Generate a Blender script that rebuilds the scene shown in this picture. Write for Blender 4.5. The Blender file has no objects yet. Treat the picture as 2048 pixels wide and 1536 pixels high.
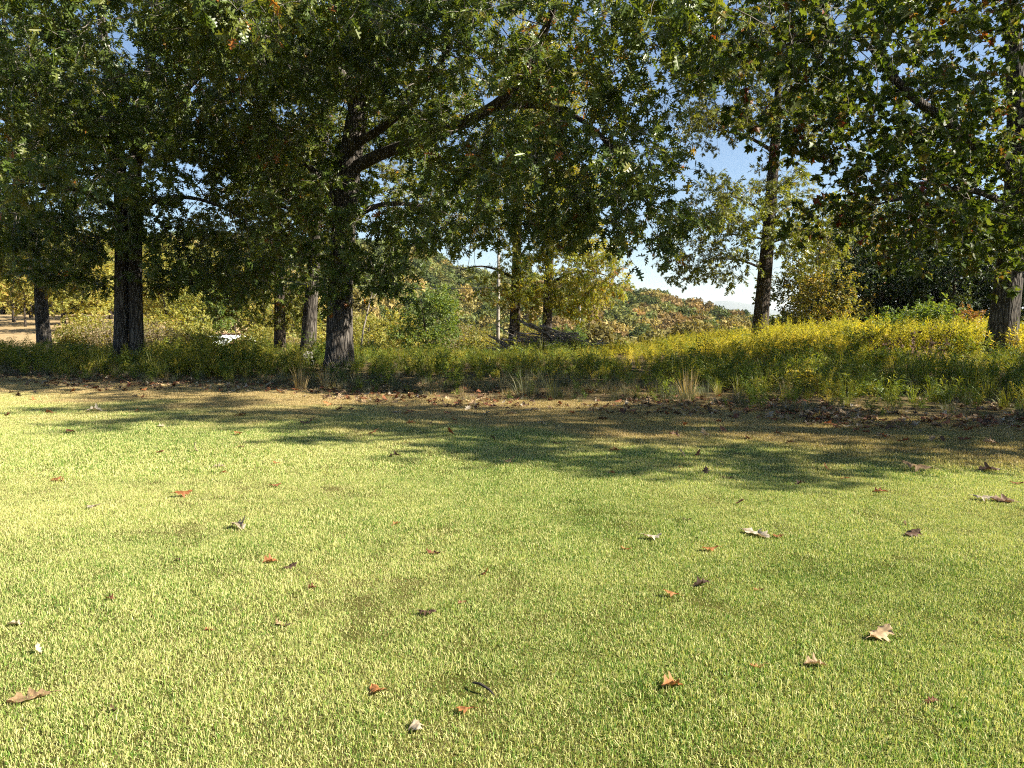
import bpy, math, random
import numpy as np
from mathutils import Vector, Matrix, noise as mnoise

R = math.radians
sc = bpy.context.scene
COL = sc.collection

# ------------------------------------------------------------------ camera
F_PX, CX, CY, HOR = 1500.0, 1024.0, 768.0, 640.0
CAM_H = 1.55
PITCH = math.atan((CY - HOR) / F_PX)
cam_d = bpy.data.cameras.new('camera')
cam_d.sensor_width = 36.0
cam_d.lens = F_PX / 2048.0 * 36.0
cam_d.clip_start = 0.05
cam_d.clip_end = 40000.0
cam = bpy.data.objects.new('camera', cam_d)
COL.objects.link(cam)
cam.location = (0, 0, CAM_H)
cam.rotation_euler = (R(90) - PITCH, 0, 0)
sc.camera = cam

# ------------------------------------------------------------------ sky, sun, exposure
SUN_EL = R(36)
SUN_AZ = R(-12)            # measured from +X (right of the picture) towards +Y (away)
world = bpy.data.worlds.new('World')
sc.world = world
world.use_nodes = True
wn = world.node_tree
wn.nodes.clear()
w_out = wn.nodes.new('ShaderNodeOutputWorld')
w_bg = wn.nodes.new('ShaderNodeBackground')
w_sky = wn.nodes.new('ShaderNodeTexSky')
w_sky.sky_type = 'NISHITA'
w_sky.sun_disc = False
w_sky.sun_elevation = SUN_EL
w_sky.sun_rotation = R(90) - SUN_AZ
w_sky.altitude = 200
w_sky.air_density = 1.0
w_sky.dust_density = 0.1
w_sky.ozone_density = 3.0
w_bg.inputs['Strength'].default_value = 0.05
wn.links.new(w_sky.outputs[0], w_bg.inputs['Color'])
wn.links.new(w_bg.outputs[0], w_out.inputs['Surface'])

sun_d = bpy.data.lights.new('sun', 'SUN')
sun_d.energy = 5.0
sun_d.angle = R(0.53)
sun_d.color = (1.0, 0.93, 0.80)
sun = bpy.data.objects.new('sun', sun_d)
COL.objects.link(sun)
sd = Vector((math.cos(SUN_AZ) * math.cos(SUN_EL), math.sin(SUN_AZ) * math.cos(SUN_EL), math.sin(SUN_EL)))
sun.rotation_euler = sd.to_track_quat('Z', 'Y').to_euler()
sun.location = sd * 60

sc.view_settings.view_transform = 'Standard'
sc.view_settings.look = 'None'
sc.view_settings.gamma = 1.0
sc.view_settings.use_curve_mapping = False
sc.view_settings.exposure = 1.75

cy = sc.cycles
cy.max_bounces = 5
cy.diffuse_bounces = 2
cy.glossy_bounces = 2
cy.transmission_bounces = 4
cy.transparent_max_bounces = 4
cy.volume_bounces = 0
cy.use_adaptive_sampling = True
cy.adaptive_threshold = 0.02
cy.use_denoising = False
cy.caustics_reflective = False
cy.caustics_refractive = False
cy.filter_width = 1.1

# ------------------------------------------------------------------ helpers
cP, sP = math.cos(PITCH), math.sin(PITCH)

def W(u, v, Y):
    """photo pixel + distance -> point in the place"""
    a, b = (u - CX) / F_PX, (CY - v) / F_PX
    dx, dy, dz = a, cP + b * sP, -sP + b * cP
    t = Y / dy
    return Vector((dx * t, Y, CAM_H + dz * t))

def Wg(u, v, z=0.0):
    a, b = (u - CX) / F_PX, (CY - v) / F_PX
    dx, dy, dz = a, cP + b * sP, -sP + b * cP
    t = (z - CAM_H) / dz
    return Vector((dx * t, dy * t, z))

def sstep(a, b, x):
    t = np.clip((x - a) / (b - a), 0, 1)
    return t * t * (3 - 2 * t)

def tag(o, label=None, cat=None, group=None, kind=None):
    if label: o['label'] = label
    if cat: o['category'] = cat
    if group: o['group'] = group
    if kind: o['kind'] = kind
    return o

def empty(name, loc, rz=0.0, sc_=1.0):
    o = bpy.data.objects.new(name, None)
    o.empty_display_size = 0.3
    COL.objects.link(o)
    o.location = loc
    o.rotation_euler = (0, 0, rz)
    o.scale = (sc_, sc_, sc_)
    return o

def mesh_obj(name, verts, faces, mat, parent=None, smooth=False, attrs=None, link=True, mats=None, midx=None):
    me = bpy.data.meshes.new(name)
    me.from_pydata([tuple(v) for v in verts] if not isinstance(verts, np.ndarray) else verts.tolist(), [],
                   faces.tolist() if isinstance(faces, np.ndarray) else faces)
    if mats:
        for m in mats: me.materials.append(m)
        if midx is not None: me.polygons.foreach_set('material_index', np.asarray(midx, dtype=np.int32))
    elif mat:
        me.materials.append(mat)
    if smooth:
        me.polygons.foreach_set('use_smooth', np.ones(len(me.polygons), dtype=bool))
    for k, a in (attrs or {}).items():
        at = me.attributes.new(k, 'FLOAT', 'POINT')
        at.data.foreach_set('value', np.asarray(a, dtype=np.float32))
    me.update()
    o = bpy.data.objects.new(name, me)
    if link: COL.objects.link(o)
    if parent: o.parent = parent
    return o

class MB:
    """collects shapes into one mesh"""
    def __init__(s): s.v = []; s.f = []; s.a = []; s.m = []
    def add(s, vs, fs, a=0.0, m=0):
        n = len(s.v)
        s.v.extend([tuple(p) for p in vs])
        s.f.extend([tuple(i + n for i in f) for f in fs])
        s.m.extend([m] * len(fs))
        s.a.extend([a] * len(vs) if not hasattr(a, '__len__') else list(a))
    def tube(s, pts, rad, n=6, a=0.0, cap=True, m=0):
        vs, fs = tube_geo(pts, rad, n, cap)
        s.add(vs, fs, a, m)
    def box(s, c, d, rz=0.0, m=0):
        vs = []
        for z in (-.5, .5):
            for y in (-.5, .5):
                for x in (-.5, .5):
                    p = Vector((x * d[0], y * d[1], z * d[2])); p.rotate(Matrix.Rotation(rz, 3, 'Z')); vs.append(p + Vector(c))
        s.add(vs, [(0, 2, 3, 1), (4, 5, 7, 6), (0, 1, 5, 4), (2, 6, 7, 3), (0, 4, 6, 2), (1, 3, 7, 5)], m=m)
    def obj(s, name, mat, parent=None, smooth=False, link=True, mats=None):
        return mesh_obj(name, s.v, s.f, mat, parent, smooth, {'rnd': s.a}, link, mats, s.m if mats else None)

def tube_geo(pts, rad, n, cap=True, wob=None):
    P = np.asarray([tuple(p) for p in pts], dtype=float)
    k = len(P)
    T = np.gradient(P, axis=0)
    T /= (np.linalg.norm(T, axis=1, keepdims=True) + 1e-9)
    ref = np.array([1.0, 0.13, 0.07]) if abs(T[0][0]) < 0.8 else np.array([0.1, 0.2, 1.0])
    ang = np.arange(n) * 2 * math.pi / n
    vs = []
    b = ref
    for i in range(k):
        b = b - T[i] * np.dot(b, T[i])
        b /= (np.linalg.norm(b) + 1e-9)
        c = np.cross(T[i], b)
        r = rad[i]
        rr = np.full(n, r) if wob is None else r * wob[i]
        vs.append(P[i] + (np.cos(ang) * rr)[:, None] * b + (np.sin(ang) * rr)[:, None] * c)
    vs = np.concatenate(vs)
    fs = []
    for i in range(k - 1):
        for j in range(n):
            j2 = (j + 1) % n
            fs.append((i * n + j, i * n + j2, (i + 1) * n + j2, (i + 1) * n + j))
    if cap:
        fs.append(tuple(range(n - 1, -1, -1)))
        fs.append(tuple((k - 1) * n + j for j in range(n)))
    return vs, fs

# ---- scatter: points with attributes, instanced by one shared node group
def make_scatter_group():
    g = bpy.data.node_groups.new('scatter', 'GeometryNodeTree')
    g.interface.new_socket('Geometry', in_out='INPUT', socket_type='NodeSocketGeometry')
    s2 = g.interface.new_socket('Set', in_out='INPUT', socket_type='NodeSocketCollection')
    g.interface.new_socket('Geometry', in_out='OUTPUT', socket_type='NodeSocketGeometry')
    N = g.nodes
    i = N.new('NodeGroupInput'); o = N.new('NodeGroupOutput')
    ci = N.new('GeometryNodeCollectionInfo')
    ci.inputs['Separate Children'].default_value = True
    ci.inputs['Reset Children'].default_value = True
    iop = N.new('GeometryNodeInstanceOnPoints')
    iop.inputs['Pick Instance'].default_value = True
    def na(name, t):
        n = N.new('GeometryNodeInputNamedAttribute'); n.data_type = t
        n.inputs['Name'].default_value = name
        return [x for x in n.outputs if x.enabled and x.name == 'Attribute'][0]
    er = N.new('FunctionNodeEulerToRotation')
    L = g.links.new
    L(i.outputs[0], iop.inputs['Points'])
    L(i.outputs[1], ci.inputs['Collection'])
    L(ci.outputs[0], iop.inputs['Instance'])
    L(na('idx', 'INT'), iop.inputs['Instance Index'])
    L(na('rot', 'FLOAT_VECTOR'), er.inputs[0])
    L(er.outputs[0], iop.inputs['Rotation'])
    L(na('scl', 'FLOAT'), iop.inputs['Scale'])
    L(iop.outputs[0], o.inputs[0])
    return g, s2.identifier
SCATTER, SCATTER_ID = make_scatter_group()

def scatter(name, P, rot, scl, idx, coll, parent=None):
    P = np.asarray(P, dtype=np.float32)
    n = len(P)
    me = bpy.data.meshes.new(name)
    me.vertices.add(n)
    me.vertices.foreach_set('co', P.ravel())
    a = me.attributes.new('rot', 'FLOAT_VECTOR', 'POINT'); a.data.foreach_set('vector', np.asarray(rot, dtype=np.float32).ravel())
    a = me.attributes.new('scl', 'FLOAT', 'POINT'); a.data.foreach_set('value', np.asarray(scl, dtype=np.float32))
    a = me.attributes.new('idx', 'INT', 'POINT'); a.data.foreach_set('value', np.asarray(idx, dtype=np.int32))
    me.update()
    o = bpy.data.objects.new(name, me)
    COL.objects.link(o)
    if parent: o.parent = parent
    m = o.modifiers.new('scatter', 'NODES')
    m.node_group = SCATTER
    m[SCATTER_ID] = coll
    return o

def proto_set(name, objs):
    c = bpy.data.collections.new(name)
    for o in objs: c.objects.link(o)
    return c

# ------------------------------------------------------------------ materials
def new_mat(name):
    m = bpy.data.materials.new(name)
    m.use_nodes = True
    nt = m.node_tree
    nt.nodes.clear()
    out = nt.nodes.new('ShaderNodeOutputMaterial')
    return m, nt, out

def node(nt, t, **kw):
    n = nt.nodes.new(t)
    for k, v in kw.items(): setattr(n, k, v)
    return n

def ramp(nt, stops, fac=None, interp='LINEAR'):
    r = nt.nodes.new('ShaderNodeValToRGB')
    r.color_ramp.interpolation = interp
    e = r.color_ramp.elements
    while len(e) < len(stops): e.new(0.5)
    for i, (p, c) in enumerate(stops):
        e[i].position = p
        e[i].color = (*c, 1)
    if fac: nt.links.new(fac, r.inputs[0])
    return r

def noise_tex(nt, scale, detail=3.0, rough=0.55, coord=None, dist=0.0):
    n = nt.nodes.new('ShaderNodeTexNoise')
    n.inputs['Scale'].default_value = scale
    n.inputs['Detail'].default_value = detail
    n.inputs['Roughness'].default_value = rough
    n.inputs['Distortion'].default_value = dist
    if coord: nt.links.new(coord, n.inputs['Vector'])
    return n

def math_n(nt, op, a, b=None):
    n = nt.nodes.new('ShaderNodeMath'); n.operation = op
    for i, x in enumerate((a, b)):
        if x is None: continue
        if isinstance(x, (int, float)): n.inputs[i].default_value = x
        else: nt.links.new(x, n.inputs[i])
    return n.outputs[0]

def mix_rgb(nt, fac, a, b, bt='MIX'):
    n = nt.nodes.new('ShaderNodeMix'); n.data_type = 'RGBA'; n.blend_type = bt
    for s, x in (('Factor', fac), ('A', a), ('B', b)):
        sock = [q for q in n.inputs if q.name == s and (q.type == ('VALUE' if s == 'Factor' else 'RGBA'))][0]
        if isinstance(x, (int, float)): sock.default_value = x
        elif isinstance(x, tuple): sock.default_value = (*x, 1)
        else: nt.links.new(x, sock)
    return [q for q in n.outputs if q.type == 'RGBA'][0]

def leaf_shader(nt, out, color, trans=0.35, rough=0.45, spec=0.35, tcol=(1.5, 1.35, 0.45)):
    p = node(nt, 'ShaderNodeBsdfPrincipled')
    p.inputs['Roughness'].default_value = rough
    p.inputs['Specular IOR Level'].default_value = spec
    nt.links.new(color, p.inputs['Base Color'])
    t = node(nt, 'ShaderNodeBsdfTranslucent')
    tc = mix_rgb(nt, 1.0, color, tcol, 'MULTIPLY')
    nt.links.new(tc, t.inputs['Color'])
    m = node(nt, 'ShaderNodeMixShader')
    m.inputs[0].default_value = trans
    nt.links.new(p.outputs[0], m.inputs[1])
    nt.links.new(t.outputs[0], m.inputs[2])
    nt.links.new(m.outputs[0], out.inputs['Surface'])

def leaf_mat(name, stops, trans=0.35, rough=0.45, spec=0.35, patch=None, pamp=0.75, wo=0.45):
    m, nt, out = new_mat(name)
    at = node(nt, 'ShaderNodeAttribute', attribute_name='rnd')
    oi = node(nt, 'ShaderNodeObjectInfo')
    a = math_n(nt, 'MULTIPLY', at.outputs['Fac'], 1 - wo)
    b = math_n(nt, 'MULTIPLY', oi.outputs['Random'], wo)
    s = math_n(nt, 'ADD', a, b)
    if patch:
        g = node(nt, 'ShaderNodeNewGeometry')
        nz = noise_tex(nt, patch, 2.0, 0.5, g.outputs['Position'])
        z = math_n(nt, 'MULTIPLY', math_n(nt, 'SUBTRACT', nz.outputs['Fac'], 0.5), pamp)
        s = math_n(nt, 'ADD', s, z)
    r = ramp(nt, stops, s)
    leaf_shader(nt, out, r.outputs[0], trans, rough, spec)
    return m

def plain_mat(name, c1, c2, scale=6.0, rough=0.8, bump=0.0, bscale=20.0, spec=0.2, obj=False):
    m, nt, out = new_mat(name)
    tc = node(nt, 'ShaderNodeTexCoord')
    co = tc.outputs['Object']
    nz = noise_tex(nt, scale, 5.0, 0.6, co)
    r = ramp(nt, [(0.3, c1), (0.7, c2)], nz.outputs['Fac'])
    p = node(nt, 'ShaderNodeBsdfPrincipled')
    p.inputs['Roughness'].default_value = rough
    p.inputs['Specular IOR Level'].default_value = spec
    nt.links.new(r.outputs[0], p.inputs['Base Color'])
    if bump:
        n2 = noise_tex(nt, bscale, 6.0, 0.6, co)
        b = node(nt, 'ShaderNodeBump'); b.inputs['Strength'].default_value = bump; b.inputs['Distance'].default_value = 0.05
        nt.links.new(n2.outputs['Fac'], b.inputs['Height'])
        nt.links.new(b.outputs[0], p.inputs['Normal'])
    nt.links.new(p.outputs[0], out.inputs['Surface'])
    return m

def bark_mat(name, dark, light, zs=0.16, scale=14.0):
    m, nt, out = new_mat(name)
    tc = node(nt, 'ShaderNodeTexCoord')
    mp = node(nt, 'ShaderNodeMapping')
    mp.inputs['Scale'].default_value = (1, 1, zs)
    nt.links.new(tc.outputs['Object'], mp.inputs['Vector'])
    v = node(nt, 'ShaderNodeTexVoronoi', feature='DISTANCE_TO_EDGE')
    v.inputs['Scale'].default_value = scale
    nt2 = noise_tex(nt, 5.0, 4.0, 0.6, mp.outputs[0])
    mx = mix_rgb(nt, 0.12, mp.outputs[0], nt2.outputs['Color'])
    nt.links.new(mx, v.inputs['Vector'])
    nz = noise_tex(nt, 2.2, 5.0, 0.65, tc.outputs['Object'])
    ridge = ramp(nt, [(0.0, (0, 0, 0)), (0.22, (1, 1, 1))], v.outputs['Distance'])
    c = ramp(nt, [(0.3, dark), (0.75, light)], nz.outputs['Fac'])
    furrow = tuple(x * 0.45 for x in dark)
    col = mix_rgb(nt, ridge.outputs[0], furrow, c.outputs[0])
    li = noise_tex(nt, 1.3, 6.0, 0.75, tc.outputs['Object'], 0.6)
    lm = ramp(nt, [(0.60, (0, 0, 0)), (0.68, (0.55, 0.55, 0.55))], li.outputs['Fac'])
    col = mix_rgb(nt, lm.outputs[0], col, (0.21, 0.22, 0.18))
    p = node(nt, 'ShaderNodeBsdfPrincipled')
    p.inputs['Roughness'].default_value = 0.9
    p.inputs['Specular IOR Level'].default_value = 0.15
    nt.links.new(col, p.inputs['Base Color'])
    fine = noise_tex(nt, 60.0, 4.0, 0.6, mp.outputs[0])
    h = math_n(nt, 'ADD', ridge.outputs[0], math_n(nt, 'MULTIPLY', fine.outputs['Fac'], 0.35))
    b = node(nt, 'ShaderNodeBump'); b.inputs['Strength'].default_value = 1.0; b.inputs['Distance'].default_value = 0.03
    nt.links.new(h, b.inputs['Height'])
    nt.links.new(b.outputs[0], p.inputs['Normal'])
    nt.links.new(p.outputs[0], out.inputs['Surface'])
    return m

BARK = bark_mat('oak_bark', (0.062, 0.052, 0.042), (0.19, 0.168, 0.142))
BARK2 = bark_mat('brown_bark', (0.06, 0.047, 0.035), (0.15, 0.12, 0.095), scale=18)
TWIGM = plain_mat('twig_bark', (0.10, 0.085, 0.07), (0.24, 0.21, 0.18), 3.0)
PALEWOOD = plain_mat('dead_wood', (0.17, 0.14, 0.11), (0.40, 0.35, 0.29), 5.0, 0.85, 0.4, 30)

# ------------------------------------------------------------------ ground
def edge_y(x):
    """distance of the mown lawn's far edge"""
    x = np.asarray(x, dtype=float)
    return 13.9 - 0.43 * (x - 0.7) + 0.35 * np.sin(x * 0.9 + 0.5) + 0.2 * np.sin(x * 2.3)

RID_X = [-3000, -400, -200, -42, 0, 40, 62, 84, 120, 220, 3000]
RID_Z = [12, 18, 17.5, 14.0, 10.0, 5.0, -1.5, -7.5, -12, -15, -18]

def ground_z(x, y):
    x = np.asarray(x, dtype=float); y = np.asarray(y, dtype=float)
    z = np.zeros(np.broadcast(x, y).shape)
    z = z + 0.45 * sstep(1.0, 12.0, x) * sstep(13, 24, y)
    # valley falling away behind the tree row
    fall = sstep(30, 75, y + 0.25 * (x < 0) * x * 0) 
    left = sstep(-16, -34, x)
    z = z - 4.2 * fall * (1 - left) - 6.0 * sstep(70, 150, y) * (1 - left * sstep(150, 60, y) * 0.4)
    z = z + left * (0.3 * sstep(28, 45, y) + 2.4 * sstep(40, 95, y))
    hill = np.interp(x, RID_X, RID_Z)
    z = z + (hill + 10.0) * sstep(120, 265, y) 
    z = z - 6.0 * sstep(300, 500, y) * (hill > -100)
    z = np.where(y > 330, z + (-24 - z) * sstep(330, 1200, y), z)
    z = z + 0.03 * np.sin(x * 0.7 + y * 0.35) * sstep(2, 14, y) + 0.012 * np.sin(x * 2.1) * np.cos(y * 1.7)
    return z

def gz(x, y): return float(ground_z(x, y))

def axis(lim_near, step, far, ratio=1.16):
    a = list(np.arange(0, lim_near + 1e-6, step)); s = step
    while a[-1] < far:
        s *= ratio; a.append(a[-1] + s)
    return a
ax = axis(30, 0.6, 14000); xs = np.array([-q for q in ax[:0:-1]] + ax)
ay = axis(45, 0.6, 16000, 1.1); by = axis(4, 1.0, 2000, 1.3)
ys = np.array([-q for q in by[:0:-1]] + ay)
GX, GY = np.meshgrid(xs, ys)
GZ = ground_z(GX, GY)
gv = np.stack([GX.ravel(), GY.ravel(), GZ.ravel()], 1)
nx, ny = len(xs), len(ys)
ii = (np.arange(ny - 1)[:, None] * nx + np.arange(nx - 1)[None, :]).ravel()
gf = np.stack([ii, ii + 1, ii + nx + 1, ii + nx], 1)

def ground_material():
    m, nt, out = new_mat('meadow_ground')
    g = node(nt, 'ShaderNodeNewGeometry')
    pos = g.outputs['Position']
    n1 = noise_tex(nt, 0.35, 5, 0.6, pos)
    n2 = noise_tex(nt, 9.0, 6, 0.7, pos)
    c = ramp(nt, [(0.32, (0.11, 0.085, 0.045)), (0.5, (0.17, 0.13, 0.065)), (0.7, (0.15, 0.14, 0.05))], n1.outputs['Fac'])
    c2 = ramp(nt, [(0.3, (0.35, 0.32, 0.3)), (0.7, (1.2, 1.15, 1.1))], n2.outputs['Fac'])
    near = mix_rgb(nt, 1.0, c.outputs[0], c2.outputs[0], 'MULTIPLY')
    # orange-tan leaf covered slope on the left
    sx = node(nt, 'ShaderNodeSeparateXYZ'); nt.links.new(pos, sx.inputs[0])
    mr = node(nt, 'ShaderNodeMapRange'); mr.inputs['From Min'].default_value = -14; mr.inputs['From Max'].default_value = -24
    nt.links.new(sx.outputs['X'], mr.inputs['Value'])
    mr2 = node(nt, 'ShaderNodeMapRange'); mr2.inputs['From Min'].default_value = 31; mr2.inputs['From Max'].default_value = 36
    nt.links.new(sx.outputs['Y'], mr2.inputs['Value'])
    k = math_n(nt, 'MULTIPLY', mr.outputs[0], mr2.outputs[0])
    n3 = noise_tex(nt, 2.0, 6, 0.7, pos)
    lit = ramp(nt, [(0.3, (0.22, 0.15, 0.075)), (0.7, (0.40, 0.30, 0.16))], n3.outputs['Fac'])
    near = mix_rgb(nt, k, near, lit.outputs[0])
    # far woods
    n4 = noise_tex(nt, 0.03, 6, 0.7, pos)
    farc = ramp(nt, [(0.35, (0.035, 0.05, 0.022)), (0.65, (0.09, 0.085, 0.035))], n4.outputs['Fac'])
    mr3 = node(nt, 'ShaderNodeMapRange'); mr3.inputs['From Min'].default_value = 110; mr3.inputs['From Max'].default_value = 170
    nt.links.new(sx.outputs['Y'], mr3.inputs['Value'])
    col = mix_rgb(nt, mr3.outputs[0], near, farc.outputs[0])
    p = node(nt, 'ShaderNodeBsdfPrincipled'); p.inputs['Roughness'].default_value = 0.95; p.inputs['Specular IOR Level'].default_value = 0.05
    nt.links.new(col, p.inputs['Base Color'])
    b = node(nt, 'ShaderNodeBump'); b.inputs['Strength'].default_value = 0.6; b.inputs['Distance'].default_value = 0.06
    nt.links.new(n2.outputs['Fac'], b.inputs['Height']); nt.links.new(b.outputs[0], p.inputs['Normal'])
    nt.links.new(p.outputs[0], out.inputs['Surface'])
    return m

ground = mesh_obj('ground', gv, gf, ground_material(), smooth=True)
tag(ground, kind='structure')

# large patches of the turf: green, straw and the brown strip near the far edge
def turf_color_nodes(nt, pos, rnd):
    """colour of a grass blade from where it grows and its own random number"""
    sx = node(nt, 'ShaderNodeSeparateXYZ'); nt.links.new(pos, sx.inputs[0])
    nA = noise_tex(nt, 0.55, 4, 0.55, pos)
    nB = noise_tex(nt, 2.6, 3, 0.6, pos)
    nC = noise_tex(nt, 0.25, 2, 0.5, pos)
    # distance to the far edge of the lawn
    e = math_n(nt, 'ADD', math_n(nt, 'MULTIPLY', sx.outputs['X'], 0.43), sx.outputs['Y'])
    e = math_n(nt, 'ADD', e, math_n(nt, 'MULTIPLY', math_n(nt, 'SUBTRACT', nA.outputs['Fac'], 0.5), 9.0))
    dry = node(nt, 'ShaderNodeMapRange'); dry.inputs['From Min'].default_value = 8.6; dry.inputs['From Max'].default_value = 11.8
    nt.links.new(e, dry.inputs['Value'])
    s = math_n(nt, 'ADD', math_n(nt, 'MULTIPLY', rnd, 0.95), math_n(nt, 'MULTIPLY', nB.outputs['Fac'], 0.40))
    s = math_n(nt, 'ADD', s, math_n(nt, 'MULTIPLY', math_n(nt, 'SUBTRACT', nC.outputs['Fac'], 0.5), -0.9))
    s = math_n(nt, 'SUBTRACT', s, math_n(nt, 'MULTIPLY', sx.outputs['X'], 0.02))
    gr = ramp(nt, [(0.05, (0.035, 0.11, 0.014)), (0.34, (0.12, 0.24, 0.032)), (0.58, (0.32, 0.40, 0.085)), (0.90, (0.64, 0.60, 0.26))], s)
    br = ramp(nt, [(0.1, (0.19, 0.17, 0.05)), (0.45, (0.36, 0.27, 0.11)), (0.9, (0.56, 0.43, 0.21))], s)
    return mix_rgb(nt, dry.outputs[0], gr.outputs[0], br.outputs[0])

def lawn_material():
    m, nt, out = new_mat('lawn_thatch')
    g = node(nt, 'ShaderNodeNewGeometry')
    pos = g.outputs['Position']
    nz = noise_tex(nt, 70.0, 5, 0.7, pos)
    col = turf_color_nodes(nt, pos, nz.outputs['Fac'])
    n2 = noise_tex(nt, 120.0, 4, 0.7, pos)
    dk = ramp(nt, [(0.3, (0.07, 0.06, 0.045)), (0.7, (0.32, 0.28, 0.22))], n2.outputs['Fac'])  # thatch colour darkened to deepen the shadowed gaps between blades
    c = mix_rgb(nt, 1.0, col, dk.outputs[0], 'MULTIPLY')
    p = node(nt, 'ShaderNodeBsdfPrincipled'); p.inputs['Roughness'].default_value = 0.95; p.inputs['Specular IOR Level'].default_value = 0.05
    nt.links.new(c, p.inputs['Base Color'])
    b = node(nt, 'ShaderNodeBump'); b.inputs['Strength'].default_value = 0.8; b.inputs['Distance'].default_value = 0.02
    nt.links.new(n2.outputs['Fac'], b.inputs['Height']); nt.links.new(b.outputs[0], p.inputs['Normal'])
    nt.links.new(p.outputs[0], out.inputs['Surface'])
    return m

lx = np.arange(-32, 28.01, 0.5)
lt = np.concatenate([np.linspace(0, 1, 70)])
LXg, LT = np.meshgrid(lx, lt)
LYg = -12 + LT * (edge_y(LXg) + 12)
LZg = ground_z(LXg, LYg) + 0.006
lv = np.stack([LXg.ravel(), LYg.ravel(), LZg.ravel()], 1)
n_ = len(lx)
ii = (np.arange(len(lt) - 1)[:, None] * n_ + np.arange(n_ - 1)[None, :]).ravel()
lawn = mesh_obj('lawn', lv, np.stack([ii, ii + 1, ii + n_ + 1, ii + n_], 1), lawn_material(), smooth=True)
tag(lawn, kind='structure')

# ------------------------------------------------------------------ leaf and twig shapes
OAK = [(0.0, 0.012), (0.10, 0.03), (0.17, 0.20), (0.23, 0.19), (0.27, 0.06), (0.36, 0.09), (0.42, 0.38), (0.50, 0.36),
       (0.52, 0.09), (0.62, 0.10), (0.70, 0.30), (0.77, 0.27), (0.77, 0.08), (0.86, 0.08), (0.93, 0.13), (1.0, 0.0)]
MAPLE = [(0.0, 0.012), (0.02, 0.18), (0.10, 0.40), (0.20, 0.30), (0.34, 0.56), (0.45, 0.50), (0.46, 0.22), (0.62, 0.26), (0.72, 0.16), (1.0, 0.0)]

def leaf_pts(outline, L, base, rot, fold=0.25, bend=0.15):
    """two half-leaf polygons in world coordinates of a twig"""
    res = []
    for s in (1, -1):
        ring = [(0, 0)] + [(x, s * w) for x, w in outline[1:-1]] + [(1, 0)]
        vs = []
        for x, w in ring:
            p = Vector((x * L, w * L, abs(w) * L * fold - bend * L * x * x))
            p.rotate(rot)
            vs.append(p + base)
        if s < 0: vs = vs[::-1]
        res.append(vs)
    return res

def make_twigs(prefix, mat, count, nleaf, length, leafL, outline, seed, droop=0.15, tilt=0.6, simple=False):
    rng = random.Random(seed)
    objs = []
    for k in range(count):
        mb = MB()
        pts = []
        p = Vector((0, 0, 0)); d = Vector((1, 0, 0.05))
        for i in range(5):
            pts.append(p.copy()); p = p + d * (length / 4)
            d = (d + Vector((0, rng.uniform(-.3, .3), rng.uniform(-.2, .15) - droop * 0.4))).normalized()
        if not simple:
            mb.tube(pts, [0.006, 0.005, 0.004, 0.003, 0.002], 3, 0.5, cap=False, m=1)
        for i in range(nleaf):
            t = rng.uniform(0.15, 1.0) if i < nleaf - 4 else rng.uniform(0.85, 1.0)
            a = t * 4; j = min(3, int(a)); b = pts[j].lerp(pts[j + 1], a - j)
            yaw = rng.uniform(-1.5, 1.5)
            L = leafL * rng.uniform(0.65, 1.2)
            rot = Matrix.Rotation(yaw, 3, 'Z') @ Matrix.Rotation(rng.gauss(0.25 + droop, 0.5), 3, 'Y') @ Matrix.Rotation(rng.gauss(0, tilt), 3, 'X')
            off = rot @ Vector((L * 0.2, 0, 0))
            rnd = rng.random()
            if simple:
                q = [Vector((0, 0, 0)), Vector((.45 * L, .33 * L, .08 * L)), Vector((L, 0, -.1 * L)), Vector((.45 * L, -.33 * L, .08 * L))]
                mb.add([rot @ x + b + off for x in q], [(0, 1, 2), (0, 2, 3)], rnd)
            else:
                for vs in leaf_pts(outline, L, b + off, rot, rng.uniform(0.05, 0.45), rng.uniform(0, 0.3)):
                    mb.add(vs, [tuple(range(len(vs)))], rnd)
        o = mb.obj(prefix, None, link=False, mats=[mat, TWIGM])
        objs.append(o)
    return proto_set(prefix, objs)

G1, G2, G3 = (0.042, 0.075, 0.012), (0.092, 0.135, 0.023), (0.18, 0.205, 0.04)
Y1, Y2 = (0.20, 0.17, 0.035), (0.30, 0.20, 0.04)
O1 = (0.32, 0.12, 0.025)
RD = (0.20, 0.045, 0.02)
M_OAK_DARK = leaf_mat('oak_leaf_dark', [(0.0, G1), (0.45, G2), (0.82, G3), (0.94, Y1), (0.985, O1)], 0.36, 0.38, 0.38, 0.25)
M_OAK_MID = leaf_mat('oak_leaf_mid', [(0.0, G2), (0.35, G3), (0.7, (0.15, 0.16, 0.04)), (0.90, Y1), (0.98, O1)], 0.42, 0.4, 0.35, 0.25)
M_OAK_YEL = leaf_mat('oak_leaf_yellow', [(0.0, (0.13, 0.18, 0.03)), (0.3, (0.21, 0.25, 0.045)), (0.62, (0.32, 0.31, 0.055)), (0.85, (0.40, 0.30, 0.06)), (0.97, (0.34, 0.17, 0.04))], 0.48, 0.42, 0.25, 0.3)
M_MAPLE = leaf_mat('maple_leaf', [(0.0, G1), (0.5, G2), (0.75, (0.10, 0.12, 0.03)), (0.87, Y1), (0.95, RD)], 0.42, 0.45, 0.22, 0.3)
TW_DARK = make_twigs('oak_twig', M_OAK_DARK, 5, 13, 0.42, 0.155, OAK, 1)
TW_MID = make_twigs('oak_twig_mid', M_OAK_MID, 5, 12, 0.42, 0.15, OAK, 2)
TW_YEL = make_twigs('oak_twig_yellow', M_OAK_YEL, 5, 11, 0.42, 0.15, OAK, 3)
TW_MAPLE = make_twigs('maple_twig', M_MAPLE, 5, 11, 0.40, 0.13, MAPLE, 4)
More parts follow.
